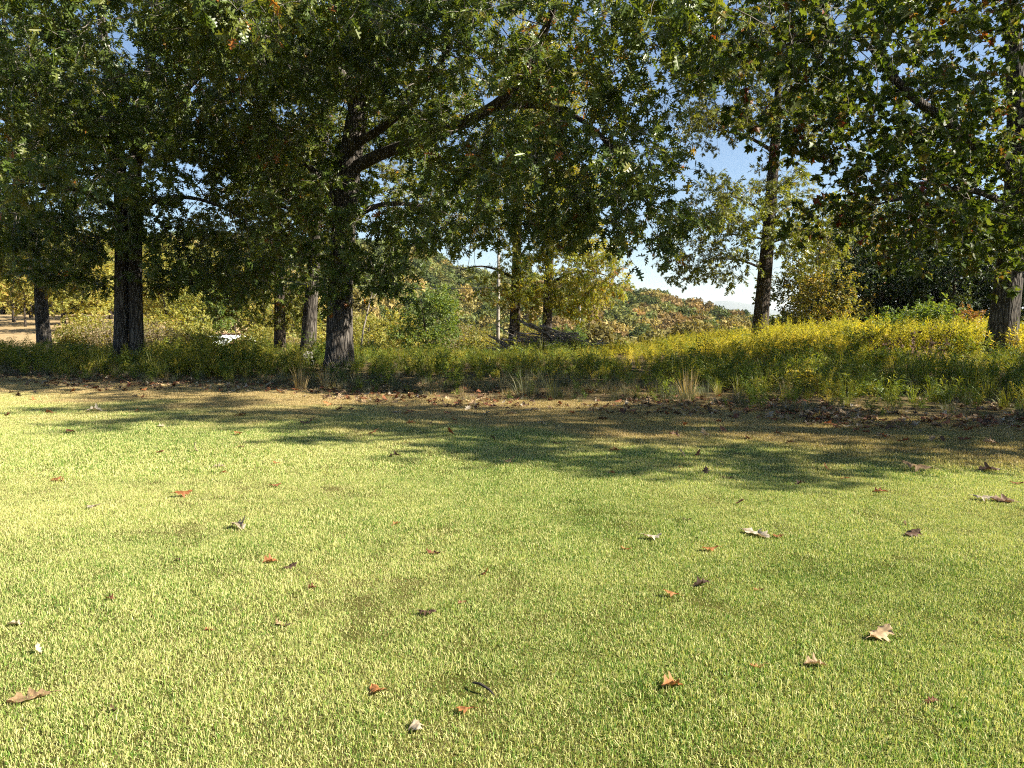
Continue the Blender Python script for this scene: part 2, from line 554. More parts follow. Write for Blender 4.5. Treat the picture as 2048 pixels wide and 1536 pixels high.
# trees farther off: the same with plainer leaves
def far_set(name, stops, seed, trans=0.38, leafL=0.17, n=14, ln=0.6):
    return make_twigs(name, leaf_mat(name + '_leaf', stops, trans, 0.5, 0.3, 0.2), 4, n, ln, leafL, OAK, seed, simple=True)
FT_OLIVE = far_set('olive_twig', [(0.0, (0.09, 0.12, 0.028)), (0.4, (0.18, 0.19, 0.045)), (0.75, (0.29, 0.25, 0.06)), (1.0, (0.36, 0.22, 0.06))], 11, 0.45)
FT_YELLOW = far_set('yellow_twig', [(0.0, (0.15, 0.18, 0.04)), (0.4, (0.28, 0.29, 0.07)), (0.75, (0.40, 0.36, 0.09)), (1.0, (0.42, 0.27, 0.08))], 12, 0.45)
FT_GREEN = far_set('green_twig', [(0.0, (0.06, 0.11, 0.024)), (0.5, (0.12, 0.18, 0.04)), (1.0, (0.23, 0.26, 0.06))], 13, 0.45)
FT_DARK = far_set('dark_twig', [(0.0, (0.022, 0.045, 0.016)), (0.5, (0.04, 0.07, 0.022)), (1.0, (0.085, 0.10, 0.03))], 14, 0.28)
FT_RUSSET = far_set('russet_twig', [(0.0, (0.14, 0.10, 0.03)), (0.4, (0.24, 0.15, 0.05)), (0.8, (0.32, 0.14, 0.06)), (1.0, (0.35, 0.2, 0.1))], 15)
FT_BARE = far_set('sparse_twig', [(0.0, (0.14, 0.12, 0.07)), (0.6, (0.26, 0.21, 0.12)), (1.0, (0.3, 0.2, 0.1))], 16, 0.3, 0.10, 7, 0.7)

# ------------------------------------------------------------------ trees
def colonize(seeds, att, step, kill, iters, rng, sag=0.0):
    nodes = [np.array(s) for s in seeds]
    parent = [-1] * len(nodes)
    nch = [0] * len(nodes)
    att = np.array(att)
    N = np.array(nodes)
    d = np.full(len(att), 1e9); who = np.zeros(len(att), dtype=int)
    def upd(start):
        nonlocal d, who
        new = np.array(nodes[start:])
        for c in range(0, len(new), 400):
            q = new[c:c + 400]
            D = ((att[:, None, :] - q[None, :, :]) ** 2).sum(2)
            m = D.argmin(1); v = D[np.arange(len(att)), m]
            b = v < d
            d[b] = v[b]; who[b] = start + c + m[b]
    upd(0)
    for it in range(iters):
        keep = d > kill * kill
        att, d, who = att[keep], d[keep], who[keep]
        if len(att) == 0: break
        arr = np.array(nodes)
        v = att - arr[who]
        v /= np.linalg.norm(v, axis=1, keepdims=True)
        acc = np.zeros((len(nodes), 3)); np.add.at(acc, who, v)
        ids = np.unique(who)
        start = len(nodes)
        for i in ids:
            if nch[i] >= 4: 
                d[who == i] = 0.0
                continue
            g = acc[i]; L = np.linalg.norm(g)
            g = g / L if L > 1e-6 else rng.normal(size=3)
            g = g + rng.normal(size=3) * 0.22 + np.array([0, 0, -sag])
            g /= np.linalg.norm(g)
            nodes.append(arr[i] + g * step); parent.append(int(i)); nch.append(0); nch[i] += 1
        if len(nodes) == start: continue
        upd(start)
    return np.array(nodes), np.array(parent)

def skeleton_mesh(name, nodes, parent, nseed, seed_r, mat, root, tip=0.006, ex=2.25, rmax=0.16, min_r=0.0):
    n = len(nodes)
    acc = np.zeros(n); r = np.zeros(n)
    kids = [[] for _ in range(n)]
    for i in range(n - 1, nseed - 1, -1):
        r[i] = max(tip, acc[i] ** (1 / ex)) if acc[i] > 0 else tip
        p = parent[i]
        acc[p] += r[i] ** ex
        kids[p].append(i)
    mb = MB()
    done = set()
    starts = [i for i in range(nseed, n) if parent[i] < nseed]
    stack = list(starts)
    while stack:
        i = stack.pop()
        p = parent[i]
        chain = [nodes[p], nodes[i]]
        ri = min(r[i], rmax)
        if p < nseed: ri = min(ri, seed_r[p] * 0.65)
        rads = [ri, ri]
        c = i
        while kids[c]:
            ks = sorted(kids[c], key=lambda q: -r[q])
            stack.extend(ks[1:])
            c = ks[0]
            chain.append(nodes[c]); rads.append(min(r[c], rads[-1]))
        if max(rads) < min_r: continue
        rads[-1] *= 0.5
        sides = 8 if ri > 0.06 else 5 if ri > 0.02 else 3
        mb.tube(chain, rads, sides, cap=False)
    o = mb.obj(name, mat, root, smooth=True)
    return o, r

def clump_points(clumps, rng, sub=48, sig=0.40):
    out = []
    for (c, rad, n) in clumps:
        c = np.array(c); rad = np.array(rad)
        m = max(2, int(n / sub))
        q = rng.normal(size=(m, 3)); q /= np.linalg.norm(q, axis=1, keepdims=True)
        q *= rng.random((m, 1)) ** (1 / 2.2)
        cen = c + q * rad
        w = rng.random(m) + 0.25; w /= w.sum()
        pick = rng.choice(m, size=n, p=w)
        out.append(cen[pick] + rng.normal(size=(n, 3)) * sig * np.array([1.25, 1.25, 0.7]))
    return np.concatenate(out)

def trunk_mesh(name, path, rads, mat, parent, seed=0, sides=26, seg=0.22, flare=1.0):
    """path resampled finely, with ridged irregular bark outline and a root flare"""
    P = [Vector(p) for p in path]
    pts, rr = [], []
    for i in range(len(P) - 1):
        L = (P[i + 1] - P[i]).length
        k = max(1, int(L / seg))
        for j in range(k):
            t = j / k
            pts.append(P[i].lerp(P[i + 1], t)); rr.append(rads[i] + (rads[i + 1] - rads[i]) * t)
    pts.append(P[-1]); rr.append(rads[-1])
    # smooth
    for _ in range(3):
        pts = [pts[0]] + [(pts[i - 1] + pts[i] * 2 + pts[i + 1]) / 4 for i in range(1, len(pts) - 1)] + [pts[-1]]
    wob = []
    z0 = P[0].z
    for i, p in enumerate(pts):
        row = []
        h = max(0.0, p.z - z0)
        fl = flare * 0.55 * math.exp(-h / 0.35)
        for j in range(sides):
            a = j * 2 * math.pi / sides
            q = Vector((math.cos(a) * 1.6, math.sin(a) * 1.6, p.z * 0.25 + seed * 7.3))
            w = 1 + 0.07 * mnoise.noise(q * 1.2) + 0.05 * mnoise.noise(Vector((math.cos(a) * 6, math.sin(a) * 6, p.z * 0.8 + seed)))
            lobes = 0.5 + 0.5 * math.cos(a * 5 + seed + 0.7 * math.sin(a * 2 + seed))
            w += fl * (0.35 + 0.65 * lobes)
            row.append(w)
        wob.append(np.array(row))
    vs, fs = tube_geo(pts, rr, sides, True, wob)
    return mesh_obj(name, vs, fs, mat, parent, smooth=True)

def resample(path, rads, step):
    o, r = [], []
    for i in range(len(path) - 1):
        a, b = Vector(path[i]), Vector(path[i + 1])
        k = max(1, int((b - a).length / step))
        for j in range(k):
            o.append(a.lerp(b, j / k)); r.append(rads[i] + (rads[i + 1] - rads[i]) * j / k)
    o.append(Vector(path[-1])); r.append(rads[-1])
    return o, r

def build_tree(name, label, base, trunks, limbs, clumps, twigs, seed, zmin, dens=2.0, step=0.34, kill=0.5, bark=None,
               group=None, sag=0.02, tw_scale=1.0, bare=0.0):
    """trunks / limbs: lists of (points, radii) in world space; clumps: (centre, radii, number)"""
    rng = np.random.default_rng(seed)
    bark = bark or BARK
    B = Vector(base)
    root = empty(name, B)
    tag(root, label, 'tree', group)
    loc = lambda pts: [Vector(p) - B for p in pts]
    seeds, sr = [], []
    for k, (p, r) in enumerate(trunks):
        trunk_mesh('trunk', loc(p), r, bark, root, seed + k, flare=1.0 if k == 0 or len(trunks) == 2 and p[0][2] < B.z + 0.3 else 0.0)
        q, rr = resample(loc(p), r, 0.4)
        for a, b in zip(q, rr):
            if a.z > zmin: seeds.append(a); sr.append(b)
    for k, (p, r) in enumerate(limbs):
        trunk_mesh('limb', loc(p), r, bark, root, seed + 20 + k, sides=12, seg=0.35, flare=0.0)
        q, rr = resample(loc(p), r, 0.4)
        for a, b in zip(q[2:], rr[2:]): seeds.append(a); sr.append(b)
    att = clump_points([((Vector(c) - B)[:], r, int(n * 1.25)) for c, r, n in clumps], rng)
    nodes, par = colonize(seeds, att, step, kill, 70, rng, sag)
    ns = len(seeds)
    o, r = skeleton_mesh('branches', nodes, par, ns, sr, TWIGM, root)
    tag(o, kind='stuff')
    thin = np.where((np.arange(len(nodes)) >= ns) & (r < 0.0135))[0]
    if bare: thin = thin[rng.random(len(thin)) > bare]
    put_twigs(root, nodes, par, thin, twigs, rng, dens, tw_scale)
    return root

def put_twigs(root, nodes, par, thin, twigs, rng, dens, tw_scale=1.0, nvar=5):
    k = rng.poisson(dens, len(thin))
    idx = np.repeat(thin, k)
    P = nodes[idx] + rng.normal(size=(len(idx), 3)) * 0.07
    d = nodes[idx] - nodes[par[idx]]
    d /= (np.linalg.norm(d, axis=1, keepdims=True) + 1e-9)
    d = d * 0.7 + rng.normal(size=d.shape) * 0.6 + np.array([0, 0, -0.15])
    d /= np.linalg.norm(d, axis=1, keepdims=True)
    rot = np.stack([rng.normal(0, 0.7, len(idx)), -np.arcsin(np.clip(d[:, 2], -1, 1)), np.arctan2(d[:, 1], d[:, 0])], 1)
    o = scatter('crown', P, rot, rng.uniform(0.6, 1.4, len(idx)) * tw_scale, rng.integers(0, nvar, len(idx)), twigs, root)
    tag(o, kind='stuff')
    return o

def E(u, v, Y, ru, rv, ry, n):
    """an ellipsoid of foliage round a point of the place"""
    return (W(u, v, Y)[:], (ru / F_PX * Y, ry, rv / F_PX * Y), n)
def TP(*uvY): return [W(*q)[:] for q in uvY]
def on_ground(p): return (p[0], p[1], gz(p[0], p[1]) - 0.05)
def col_trunk(pts, rads):
    p = [q for q in pts]; p[0] = on_ground(p[0]); return (p, rads)

# 1. the large oak left of centre
e0 = on_ground(W(678, 735, 23))
build_tree('oak_tree', 'large oak with thick grey furrowed trunk left of centre and a long limb reaching right', e0,
    [col_trunk(TP((678, 738, 23), (680, 600, 23), (687, 450, 23), (699, 330, 23), (711, 250, 23), (726, 175, 23), (748, 90, 23), (760, -60, 23), (770, -260, 23), (775, -400, 23)),
               [0.42, 0.375, 0.345, 0.33, 0.31, 0.29, 0.22, 0.17, 0.10, 0.04]),
     (TP((716, 235, 23), (702, 150, 22.8), (690, 60, 22.5), (665, -80, 22.3), (640, -260, 22)), [0.26, 0.2, 0.16, 0.11, 0.04])],
    [(TP((701, 340, 23), (750, 312, 22.4), (800, 294, 21.9), (880, 268, 20.8), (950, 235, 19.6), (992, 214, 18.8), (1030, 178, 17.9), (1075, 100, 16.8), (1115, 0, 16.0), (1145, -140, 15.4)),
      [0.2, 0.17, 0.16, 0.15, 0.14, 0.13, 0.11, 0.09, 0.07, 0.03]),
     (TP((992, 216, 18.8), (1080, 205, 18.0), (1170, 235, 17.4), (1250, 320, 17.0), (1300, 410, 16.8)), [0.09, 0.075, 0.06, 0.045, 0.025]),
     (TP((692, 445, 23), (713, 424, 22.6), (745, 409, 22.2), (810, 404, 21.7), (880, 420, 21.4)), [0.13, 0.1, 0.085, 0.06, 0.03]),
     (TP((690, 425, 23), (655, 375, 22.9), (605, 318, 22.6), (540, 235, 22.3), (480, 190, 22)), [0.14, 0.11, 0.09, 0.06, 0.03]),
     (TP((706, 290, 23), (770, 255, 22), (840, 190, 21), (900, 100, 20), (930, 0, 19.5)), [0.14, 0.11, 0.09, 0.07, 0.03]),
     (TP((726, 180, 23), (650, 120, 21.5), (560, 80, 20), (470, 60, 19)), [0.13, 0.1, 0.07, 0.03])],
    [E(590, 150, 21.5, 110, 180, 3.5, 420), E(830, 160, 21.5, 110, 170, 3.0, 360), E(710, 120, 26, 150, 170, 2.5, 300), E(580, 330, 22.5, 140, 130, 3.2, 420), E(640, 490, 21.8, 50, 60, 1.3, 90), E(735, 490, 21.8, 45, 60, 1.3, 80), E(760, 540, 21.3, 60, 60, 0.8, 50),
     E(840, 400, 21.5, 130, 90, 2.5, 300), E(870, 290, 20.2, 110, 45, 0.9, 130), E(900, 60, 18.5, 180, 170, 3.5, 620), E(1110, 110, 16.5, 200, 160, 3.2, 760), E(1300, 80, 16.0, 90, 110, 2.2, 260),
     E(1215, 320, 16.9, 115, 110, 2.0, 400), E(1110, 380, 18.0, 140, 110, 2.0, 320), E(960, 400, 19.5, 130, 90, 2.0, 240), E(1280, 435, 16.9, 50, 40, 1.0, 80),
     E(680, 555, 21.6, 70, 40, 1.0, 60), E(560, 40, 17.5, 180, 130, 3.0, 460), E(740, -260, 22, 330, 190, 5.0, 620), E(1100, -180, 18.5, 230, 130, 4, 320)],
    TW_DARK, 101, 2.6, dens=1.75, tw_scale=1.28)

# 2. the double-trunked oak on the left
b0 = on_ground(W(258, 725, 25))
build_tree('oak_tree', 'dark double-trunked oak standing in the weeds at left', b0,
    [col_trunk(TP((240, 722, 25), (243, 600, 25), (243, 450, 25), (240, 330, 25), (225, 200, 25), (205, 60, 25), (190, -120, 25), (185, -300, 25)), [0.23, 0.21, 0.20, 0.19, 0.17, 0.13, 0.08, 0.03]),
     col_trunk(TP((274, 722, 25.1), (271, 600, 25.1), (270, 450, 25.1), (270, 330, 25.1), (290, 200, 25), (310, 60, 25), (330, -120, 25), (340, -300, 25)), [0.24, 0.215, 0.205, 0.19, 0.17, 0.13, 0.08, 0.03])],
    [(TP((240, 330, 25), (180, 260, 24), (110, 215, 23), (30, 190, 22)), [0.13, 0.1, 0.07, 0.03]),
     (TP((270, 330, 25.1), (350, 200, 24), (420, 130, 23), (480, 60, 22)), [0.13, 0.1, 0.08, 0.03]),
     (TP((268, 420, 25.1), (340, 390, 24.6), (420, 400, 24), (490, 440, 23.8)), [0.1, 0.075, 0.05, 0.02]),
     (TP((243, 420, 25), (170, 380, 24.4), (90, 370, 24), (20, 400, 23.6)), [0.1, 0.075, 0.05, 0.02])],
    [E(150, 180, 23.5, 110, 180, 3.5, 420), E(370, 180, 23.5, 100, 170, 3.5, 380), E(260, 160, 27, 180, 180, 2.5, 350), E(100, 260, 23, 170, 150, 3.5, 520), E(420, 230, 23.5, 130, 170, 3.5, 420), E(400, 430, 24, 160, 90, 2.5, 420),
     E(120, 440, 24, 150, 90, 2.5, 420), E(190, 480, 23.6, 45, 60, 1.2, 70), E(330, 450, 23.6, 45, 60, 1.2, 70), E(480, 520, 24.5, 100, 70, 1.5, 230), E(390, 550, 24.6, 100, 50, 1.5, 170), E(350, 510, 23.6, 60, 50, 1.2, 90), E(60, 60, 17.5, 180, 150, 3.5, 600),
     E(120, 250, 18, 150, 130, 2.5, 300), E(330, 20, 17.5, 180, 120, 3.5, 420), E(240, -250, 24, 300, 180, 5, 620)],
    TW_DARK, 102, 2.4, dens=1.75, tw_scale=1.28)

# 3. far-left oak
a0 = on_ground(W(86, 695, 34))
build_tree('oak_tree', 'oak with a mottled sunlit trunk near the left edge of the picture', a0,
    [col_trunk(TP((90, 694, 34), (83, 620, 34), (80, 560, 34), (68, 500, 34), (40, 400, 34), (20, 280, 34), (10, 120, 34), (5, -60, 34)), [0.31, 0.27, 0.24, 0.21, 0.17, 0.13, 0.09, 0.04])],
    [(TP((80, 560, 34), (110, 500, 33.5), (140, 430, 33), (170, 330, 33)), [0.14, 0.11, 0.08, 0.03])],
    [E(40, 380, 33, 170, 150, 4, 700), E(150, 420, 33, 120, 140, 3, 380), E(20, 520, 32.5, 120, 50, 3, 260), E(150, 550, 33, 100, 40, 2.5, 150), E(0, 120, 33, 200, 170, 4, 600), E(-150, 350, 33, 130, 200, 4, 380)],
    TW_MID, 103, 3.0, dens=2.1, tw_scale=1.2, bark=BARK)

# 4-5. two oaks just left of the large one
c0 = on_ground(W(560, 708, 31))
build_tree('oak_tree', 'slender dark-trunked oak standing left of the two thick grey trunks', c0,
    [col_trunk(TP((561, 708, 31), (559, 600, 31), (556, 500, 31), (552, 380, 31), (548, 250, 31), (545, 100, 31), (540, -40, 31)), [0.24, 0.2, 0.18, 0.15, 0.11, 0.07, 0.03])],
    [(TP((558, 560, 31), (520, 545, 30.6), (470, 560, 30.2), (420, 590, 30)), [0.08, 0.06, 0.045, 0.02])],
    [E(500, 590, 30.3, 105, 50, 1.8, 260), E(590, 600, 30.6, 40, 40, 1.2, 60), E(470, 510, 30.5, 110, 60, 2.0, 260), E(550, 300, 30.5, 140, 170, 3.5, 560), E(560, 60, 31, 150, 120, 3.5, 300)],
    TW_MID, 104, 1.7, dens=2.2, tw_scale=1.2, bark=BARK2)
d0 = on_ground(W(615, 708, 28))
build_tree('oak_tree', 'oak with a leaning grey trunk dappled by sun, right behind the large oak', d0,
    [col_trunk(TP((614, 708, 28), (621, 620, 28), (626, 550, 28), (634, 440, 28), (645, 300, 28), (655, 150, 28), (660, 0, 28), (665, -120, 28)), [0.30, 0.25, 0.22, 0.19, 0.15, 0.11, 0.07, 0.03])],
    [(TP((632, 460, 28), (590, 420, 28.5), (530, 400, 29), (460, 380, 29.5)), [0.1, 0.08, 0.05, 0.02])],
    [E(560, 400, 28.8, 130, 90, 2.5, 360), E(640, 250, 28.5, 160, 160, 3.5, 560), E(590, 520, 28.5, 80, 45, 1.6, 130), E(760, 330, 28, 110, 120, 2.5, 300), E(650, 20, 28, 170, 120, 3.5, 360)],
    TW_MID, 105, 2.6, dens=2.0, tw_scale=1.2)

# 6-7. two oaks behind the brush pile
f0 = on_ground(W(1028, 695, 38))
build_tree('oak_tree', 'slim oak rising at the left end of the brush pile', f0,
    [col_trunk(TP((1027, 695, 38), (1031, 600, 38), (1034, 500, 38), (1037, 380, 38), (1040, 260, 38), (1044, 120, 38), (1048, 0, 38)), [0.30, 0.25, 0.22, 0.18, 0.14, 0.09, 0.03])],
    [(TP((1032, 560, 38), (990, 535, 37.5), (950, 530, 37), (920, 540, 36.5)), [0.07, 0.055, 0.04, 0.02])],
    [E(1000, 540, 37, 85, 50, 2.0, 200), E(1020, 600, 37.2, 60, 25, 1.2, 90), E(980, 420, 37.5, 110, 90, 3.0, 420), E(1060, 300, 38, 130, 120, 3.5, 460), E(1040, 120, 38, 130, 130, 3.5, 360)],
    TW_YEL, 106, 2.3, dens=2.2, tw_scale=1.2, bark=BARK2)
g0 = on_ground(W(1093, 668, 40))
build_tree('oak_tree', 'yellowing oak whose trunk rises behind the middle of the brush pile', g0,
    [col_trunk(TP((1093, 690, 40), (1096, 600, 40), (1099, 520, 40), (1104, 420, 40), (1110, 300, 40), (1116, 180, 40), (1120, 60, 40)), [0.28, 0.25, 0.22, 0.18, 0.14, 0.09, 0.03])],
    [(TP((1097, 570, 40), (1140, 545, 39), (1180, 540, 38.5), (1225, 555, 38)), [0.08, 0.06, 0.045, 0.02])],
    [E(1165, 560, 37.5, 75, 45, 2.0, 480), E(1120, 590, 39, 80, 40, 1.8, 240), E(1160, 510, 39, 75, 50, 2.0, 260), E(1150, 420, 39.5, 110, 100, 3.2, 460), E(1120, 220, 40, 130, 120, 3.5, 380)],
    TW_YEL, 107, 2.3, dens=2.8, tw_scale=1.2, bark=BARK2)

# 8. the oak on the crest right of the open sky
h0 = on_ground(W(1520, 668, 32))
build_tree('oak_tree', 'slim straight oak on the goldenrod crest with layered boughs against open sky', h0,
    [col_trunk(TP((1518, 690, 32), (1526, 590, 32), (1536, 480, 32), (1543, 380, 32), (1550, 290, 32), (1555, 220, 32), (1558, 130, 32), (1562, 30, 32), (1565, -60, 32)), [0.37, 0.30, 0.265, 0.235, 0.20, 0.155, 0.11, 0.07, 0.03])],
    [(TP((1541, 300, 32), (1520, 285, 31.6), (1490, 270, 31.2), (1455, 262, 30.8), (1420, 258, 30.5)), [0.085, 0.07, 0.06, 0.045, 0.02]),
     (TP((1541, 275, 32), (1530, 255, 31.8), (1500, 240, 31.5), (1470, 236, 31.2), (1430, 240, 31)), [0.075, 0.06, 0.05, 0.04, 0.02]),
     (TP((1548, 300, 32), (1575, 280, 31.6), (1610, 270, 31.2), (1650, 268, 31)), [0.075, 0.06, 0.05, 0.02]),
     (TP((1528, 540, 32), (1490, 520, 31.6), (1450, 515, 31.2), (1400, 525, 31)), [0.055, 0.045, 0.03, 0.015]),
     (TP((1534, 480, 32), (1480, 468, 31.5), (1430, 470, 31.2)), [0.05, 0.035, 0.015]),
     (TP((1538, 430, 32), (1490, 400, 31.6), (1440, 385, 31.2)), [0.05, 0.035, 0.015]),
     (TP((1532, 490, 32), (1580, 470, 31.5), (1640, 465, 31)), [0.05, 0.035, 0.015])],
    [E(1430, 508, 31.2, 78, 26, 1.6, 260), E(1400, 535, 31, 70, 22, 1.3, 110), E(1445, 445, 31.2, 65, 26, 1.4, 210), E(1470, 390, 31.4, 60, 24, 1.4, 170), E(1600, 465, 31.2, 75, 45, 1.8, 200),
     E(1590, 370, 31.5, 70, 45, 1.8, 190), E(1400, 255, 30.8, 80, 28, 1.6, 90), E(1500, 215, 31.5, 110, 55, 2.2, 330), E(1420, 150, 31.5, 110, 60, 2.4, 300), E(1600, 220, 31.5, 90, 70, 2.0, 240), E(1560, 90, 32, 150, 90, 3, 460), E(1560, -40, 32, 110, 80, 2.5, 220)],
    TW_MID, 108, 2.0, dens=2.1, tw_scale=1.2, step=0.3, bark=BARK2)

# 9. the maple at the right edge
i0 = on_ground(W(2000, 703, 21))
build_tree('maple_tree', 'large furrow-barked tree with a flared base at the right edge of the picture', i0,
    [col_trunk(TP((1998, 706, 21), (2012, 600, 21), (2022, 500, 21), (2032, 380, 21), (2036, 250, 21), (2030, 120, 21), (2020, -30, 21), (2010, -200, 21), (2000, -360, 21)), [0.40, 0.34, 0.31, 0.28, 0.25, 0.21, 0.16, 0.1, 0.03])],
    [(TP((2036, 360, 21), (1960, 300, 20.3), (1900, 245, 19.8), (1850, 215, 19.4), (1790, 165, 19), (1755, 110, 18.8), (1740, 30, 18.6), (1735, -60, 18.4)), [0.17, 0.14, 0.13, 0.115, 0.1, 0.08, 0.06, 0.03]),
     (TP((1790, 165, 19), (1730, 75, 17.8), (1640, 70, 16.8), (1570, 90, 16.2)), [0.07, 0.055, 0.04, 0.02]),
     (TP((2030, 420, 21), (1970, 385, 20), (1910, 375, 19.2), (1830, 390, 18.6), (1750, 410, 18.2)), [0.1, 0.085, 0.07, 0.05, 0.02])],
    [E(1900, 200, 19.5, 190, 160, 3.2, 820), E(1700, 110, 16.6, 170, 120, 2.8, 600), E(1570, 40, 16.2, 120, 80, 2.4, 240), E(1420, 20, 16.5, 110, 60, 2.0, 150), E(1960, 420, 19.5, 110, 90, 2.2, 330), E(1800, 400, 18.6, 110, 85, 1.8, 300), E(1705, 400, 18.2, 55, 70, 1.3, 110),
     E(1930, 480, 20, 50, 50, 1.3, 80), E(2080, 300, 21, 120, 230, 3.5, 520), E(1780, 480, 18.4, 80, 40, 1.2, 90), E(1900, -120, 20, 260, 160, 4.5, 560), E(1700, 270, 18.6, 80, 70, 1.6, 150)],
    TW_MAPLE, 109, 2.2, dens=1.9, tw_scale=1.2)

# 10-11. the row goes on beyond the right edge: these shade the lawn
for k_, (jx, jy, jh) in enumerate([(13.2, 8.5, 15.5), (23.5, 8.4, 18.5), (32.0, 10.5, 18.0), (20.6, 13.4, 17.0)]):
    j0 = on_ground((jx, jy, 0))
    build_tree('oak_tree', ['oak out of view on the lawn, nearest beyond the right edge', 'oak out of view, second along the lawn beyond the right edge', 'oak out of view, farthest along the lawn beyond the right edge', 'oak out of view in the weeds beyond the right-edge trunk'][k_], j0,
        [([j0, (jx - .1, jy, jh * .25), (jx + .1, jy - .1, jh * .5), (jx, jy, jh * .75), (jx, jy, jh * .97)], [0.4, 0.33, 0.25, 0.14, 0.03])],
        [],
        [((jx, jy, jh * .56), (4.4, 2.9, jh * .26), 640), ((jx + .6, jy, jh * .3), (3.8, 2.5, 1.5), 240), ((jx, jy, jh * .82), (3.0, 2.6, 2.6), 280)],
        TW_DARK, 110 + k_, 2.4, dens=3.6)

# ------------------------------------------------------------------ smaller trees farther off (one build per form, then copies)
def make_form(name, seed, height, trunk_r, clumps, zmin, multi=1, att_sub=22, step=0.3, kill=0.45, lean=0.0, tip=0.009):
    """returns a function that places a copy of this form"""
    rng = np.random.default_rng(seed)
    root = empty(name, (0, 0, 0))
    seeds, sr = [], []
    for k in range(multi):
        a = k * 2 * math.pi / max(1, multi) + seed
        sp = 0.0 if multi == 1 else 0.12
        p = [Vector((math.cos(a) * sp, math.sin(a) * sp, -0.3))]
        d = Vector((math.cos(a) * (0.22 if multi > 1 else 0.02) + lean, math.sin(a) * (0.22 if multi > 1 else 0.02), 1)).normalized()
        n = 7
        for i in range(n):
            p.append(p[-1] + d * (height * 0.92 / n))
            d = (d + Vector((rng.normal() * 0.07, rng.normal() * 0.07, 0.06))).normalized()
        r = [trunk_r * (1 - 0.93 * (i / n)) for i in range(n + 1)]
        trunk_mesh('trunk', p, r, BARK2, root, seed + k, sides=9, seg=0.5, flare=0.3)
        q, rr = resample(p, r, 0.35)
        for x, y in zip(q, rr):
            if x.z > zmin: seeds.append(x); sr.append(y)
    att = clump_points(clumps, rng, sub=att_sub, sig=0.38)
    nodes, par = colonize(seeds, att, step, kill, 45, rng, 0.0)
    ns = len(seeds)
    o, r = skeleton_mesh('branches', nodes, par, ns, sr, BARK2, root, tip=tip)
    tag(o, kind='stuff')
    thin = np.where((np.arange(len(nodes)) >= ns) & (r < tip * 2.3))[0]
    return root, nodes, par, thin, rng

FORMS = {}
def form(key, twigs_dens, *a, **k):
    root, nodes, par, thin, rng = make_form(*a, **k)
    cr = put_twigs(root, nodes, par, thin, FT_OLIVE, rng, twigs_dens, 1.0, 4)
    FORMS[key] = [root, False]

form('round', 2.6, 'small_tree', 31, 6.0, 0.13, [((0, 0, 3.9), (2.2, 2.2, 2.0), 420), ((0.8, 0.2, 2.2), (1.7, 1.7, 0.9), 160)], 1.0)
form('tall', 2.5, 'small_tree', 32, 10.0, 0.18, [((0, 0, 6.2), (2.4, 2.4, 3.6), 620), ((-0.5, 0, 3.0), (2.2, 2.2, 1.2), 200)], 1.6)
form('wide', 2.6, 'small_tree', 33, 7.5, 0.17, [((0, 0, 4.6), (3.4, 3.4, 2.3), 620), ((1.6, -0.6, 2.8), (1.8, 1.8, 0.9), 160), ((-1.6, 0, 3.0), (1.8, 1.8, 0.9), 160)], 1.2)
form('bush', 2.6, 'shrub', 34, 2.8, 0.05, [((0, 0, 1.7), (1.5, 1.5, 1.3), 380)], 0.2, multi=4, step=0.22, kill=0.32)
form('open', 1.6, 'small_tree', 35, 7.0, 0.10, [((0, 0, 4.2), (2.0, 2.0, 2.8), 330)], 0.8, multi=2)
form('slim', 2.3, 'small_tree', 36, 8.5, 0.12, [((0, 0, 5.4), (1.5, 1.5, 3.0), 360), ((0, 0, 2.6), (1.2, 1.2, 0.9), 90)], 1.2)

def copy_form(key, loc, rz, s, twigs, name, label, cat, group=None, sz=None):
    proto, used = FORMS[key]
    if not used:
        FORMS[key][1] = True; r = proto; kids = list(proto.children)
    else:
        r = proto.copy(); COL.objects.link(r)
        kids = []
        for ch in proto.children:
            c = ch.copy(); COL.objects.link(c); c.parent = r; kids.append(c)
    r.name = name
    for k in ('label', 'group', 'category'):
        if k in r: del r[k]
    r.location = loc; r.rotation_euler = (0, 0, rz); r.scale = (s, s, sz or s)
    tag(r, label, cat, group)
    for c in kids:
        for m in c.modifiers:
            if m.type == 'NODES': m[SCATTER_ID] = twigs
    return r

def put(key, u, Y, s, twigs, label, name='small_tree', cat='tree', group=None, rz=None, dz=0.0, sz=None):
    x = (u - CX) / F_PX * Y / 1.0
    return copy_form(key, (x, Y, gz(x, Y) + dz), rz if rz is not None else (u * 0.37 + Y) % 6.28, s, twigs, name, label, cat, group, sz)

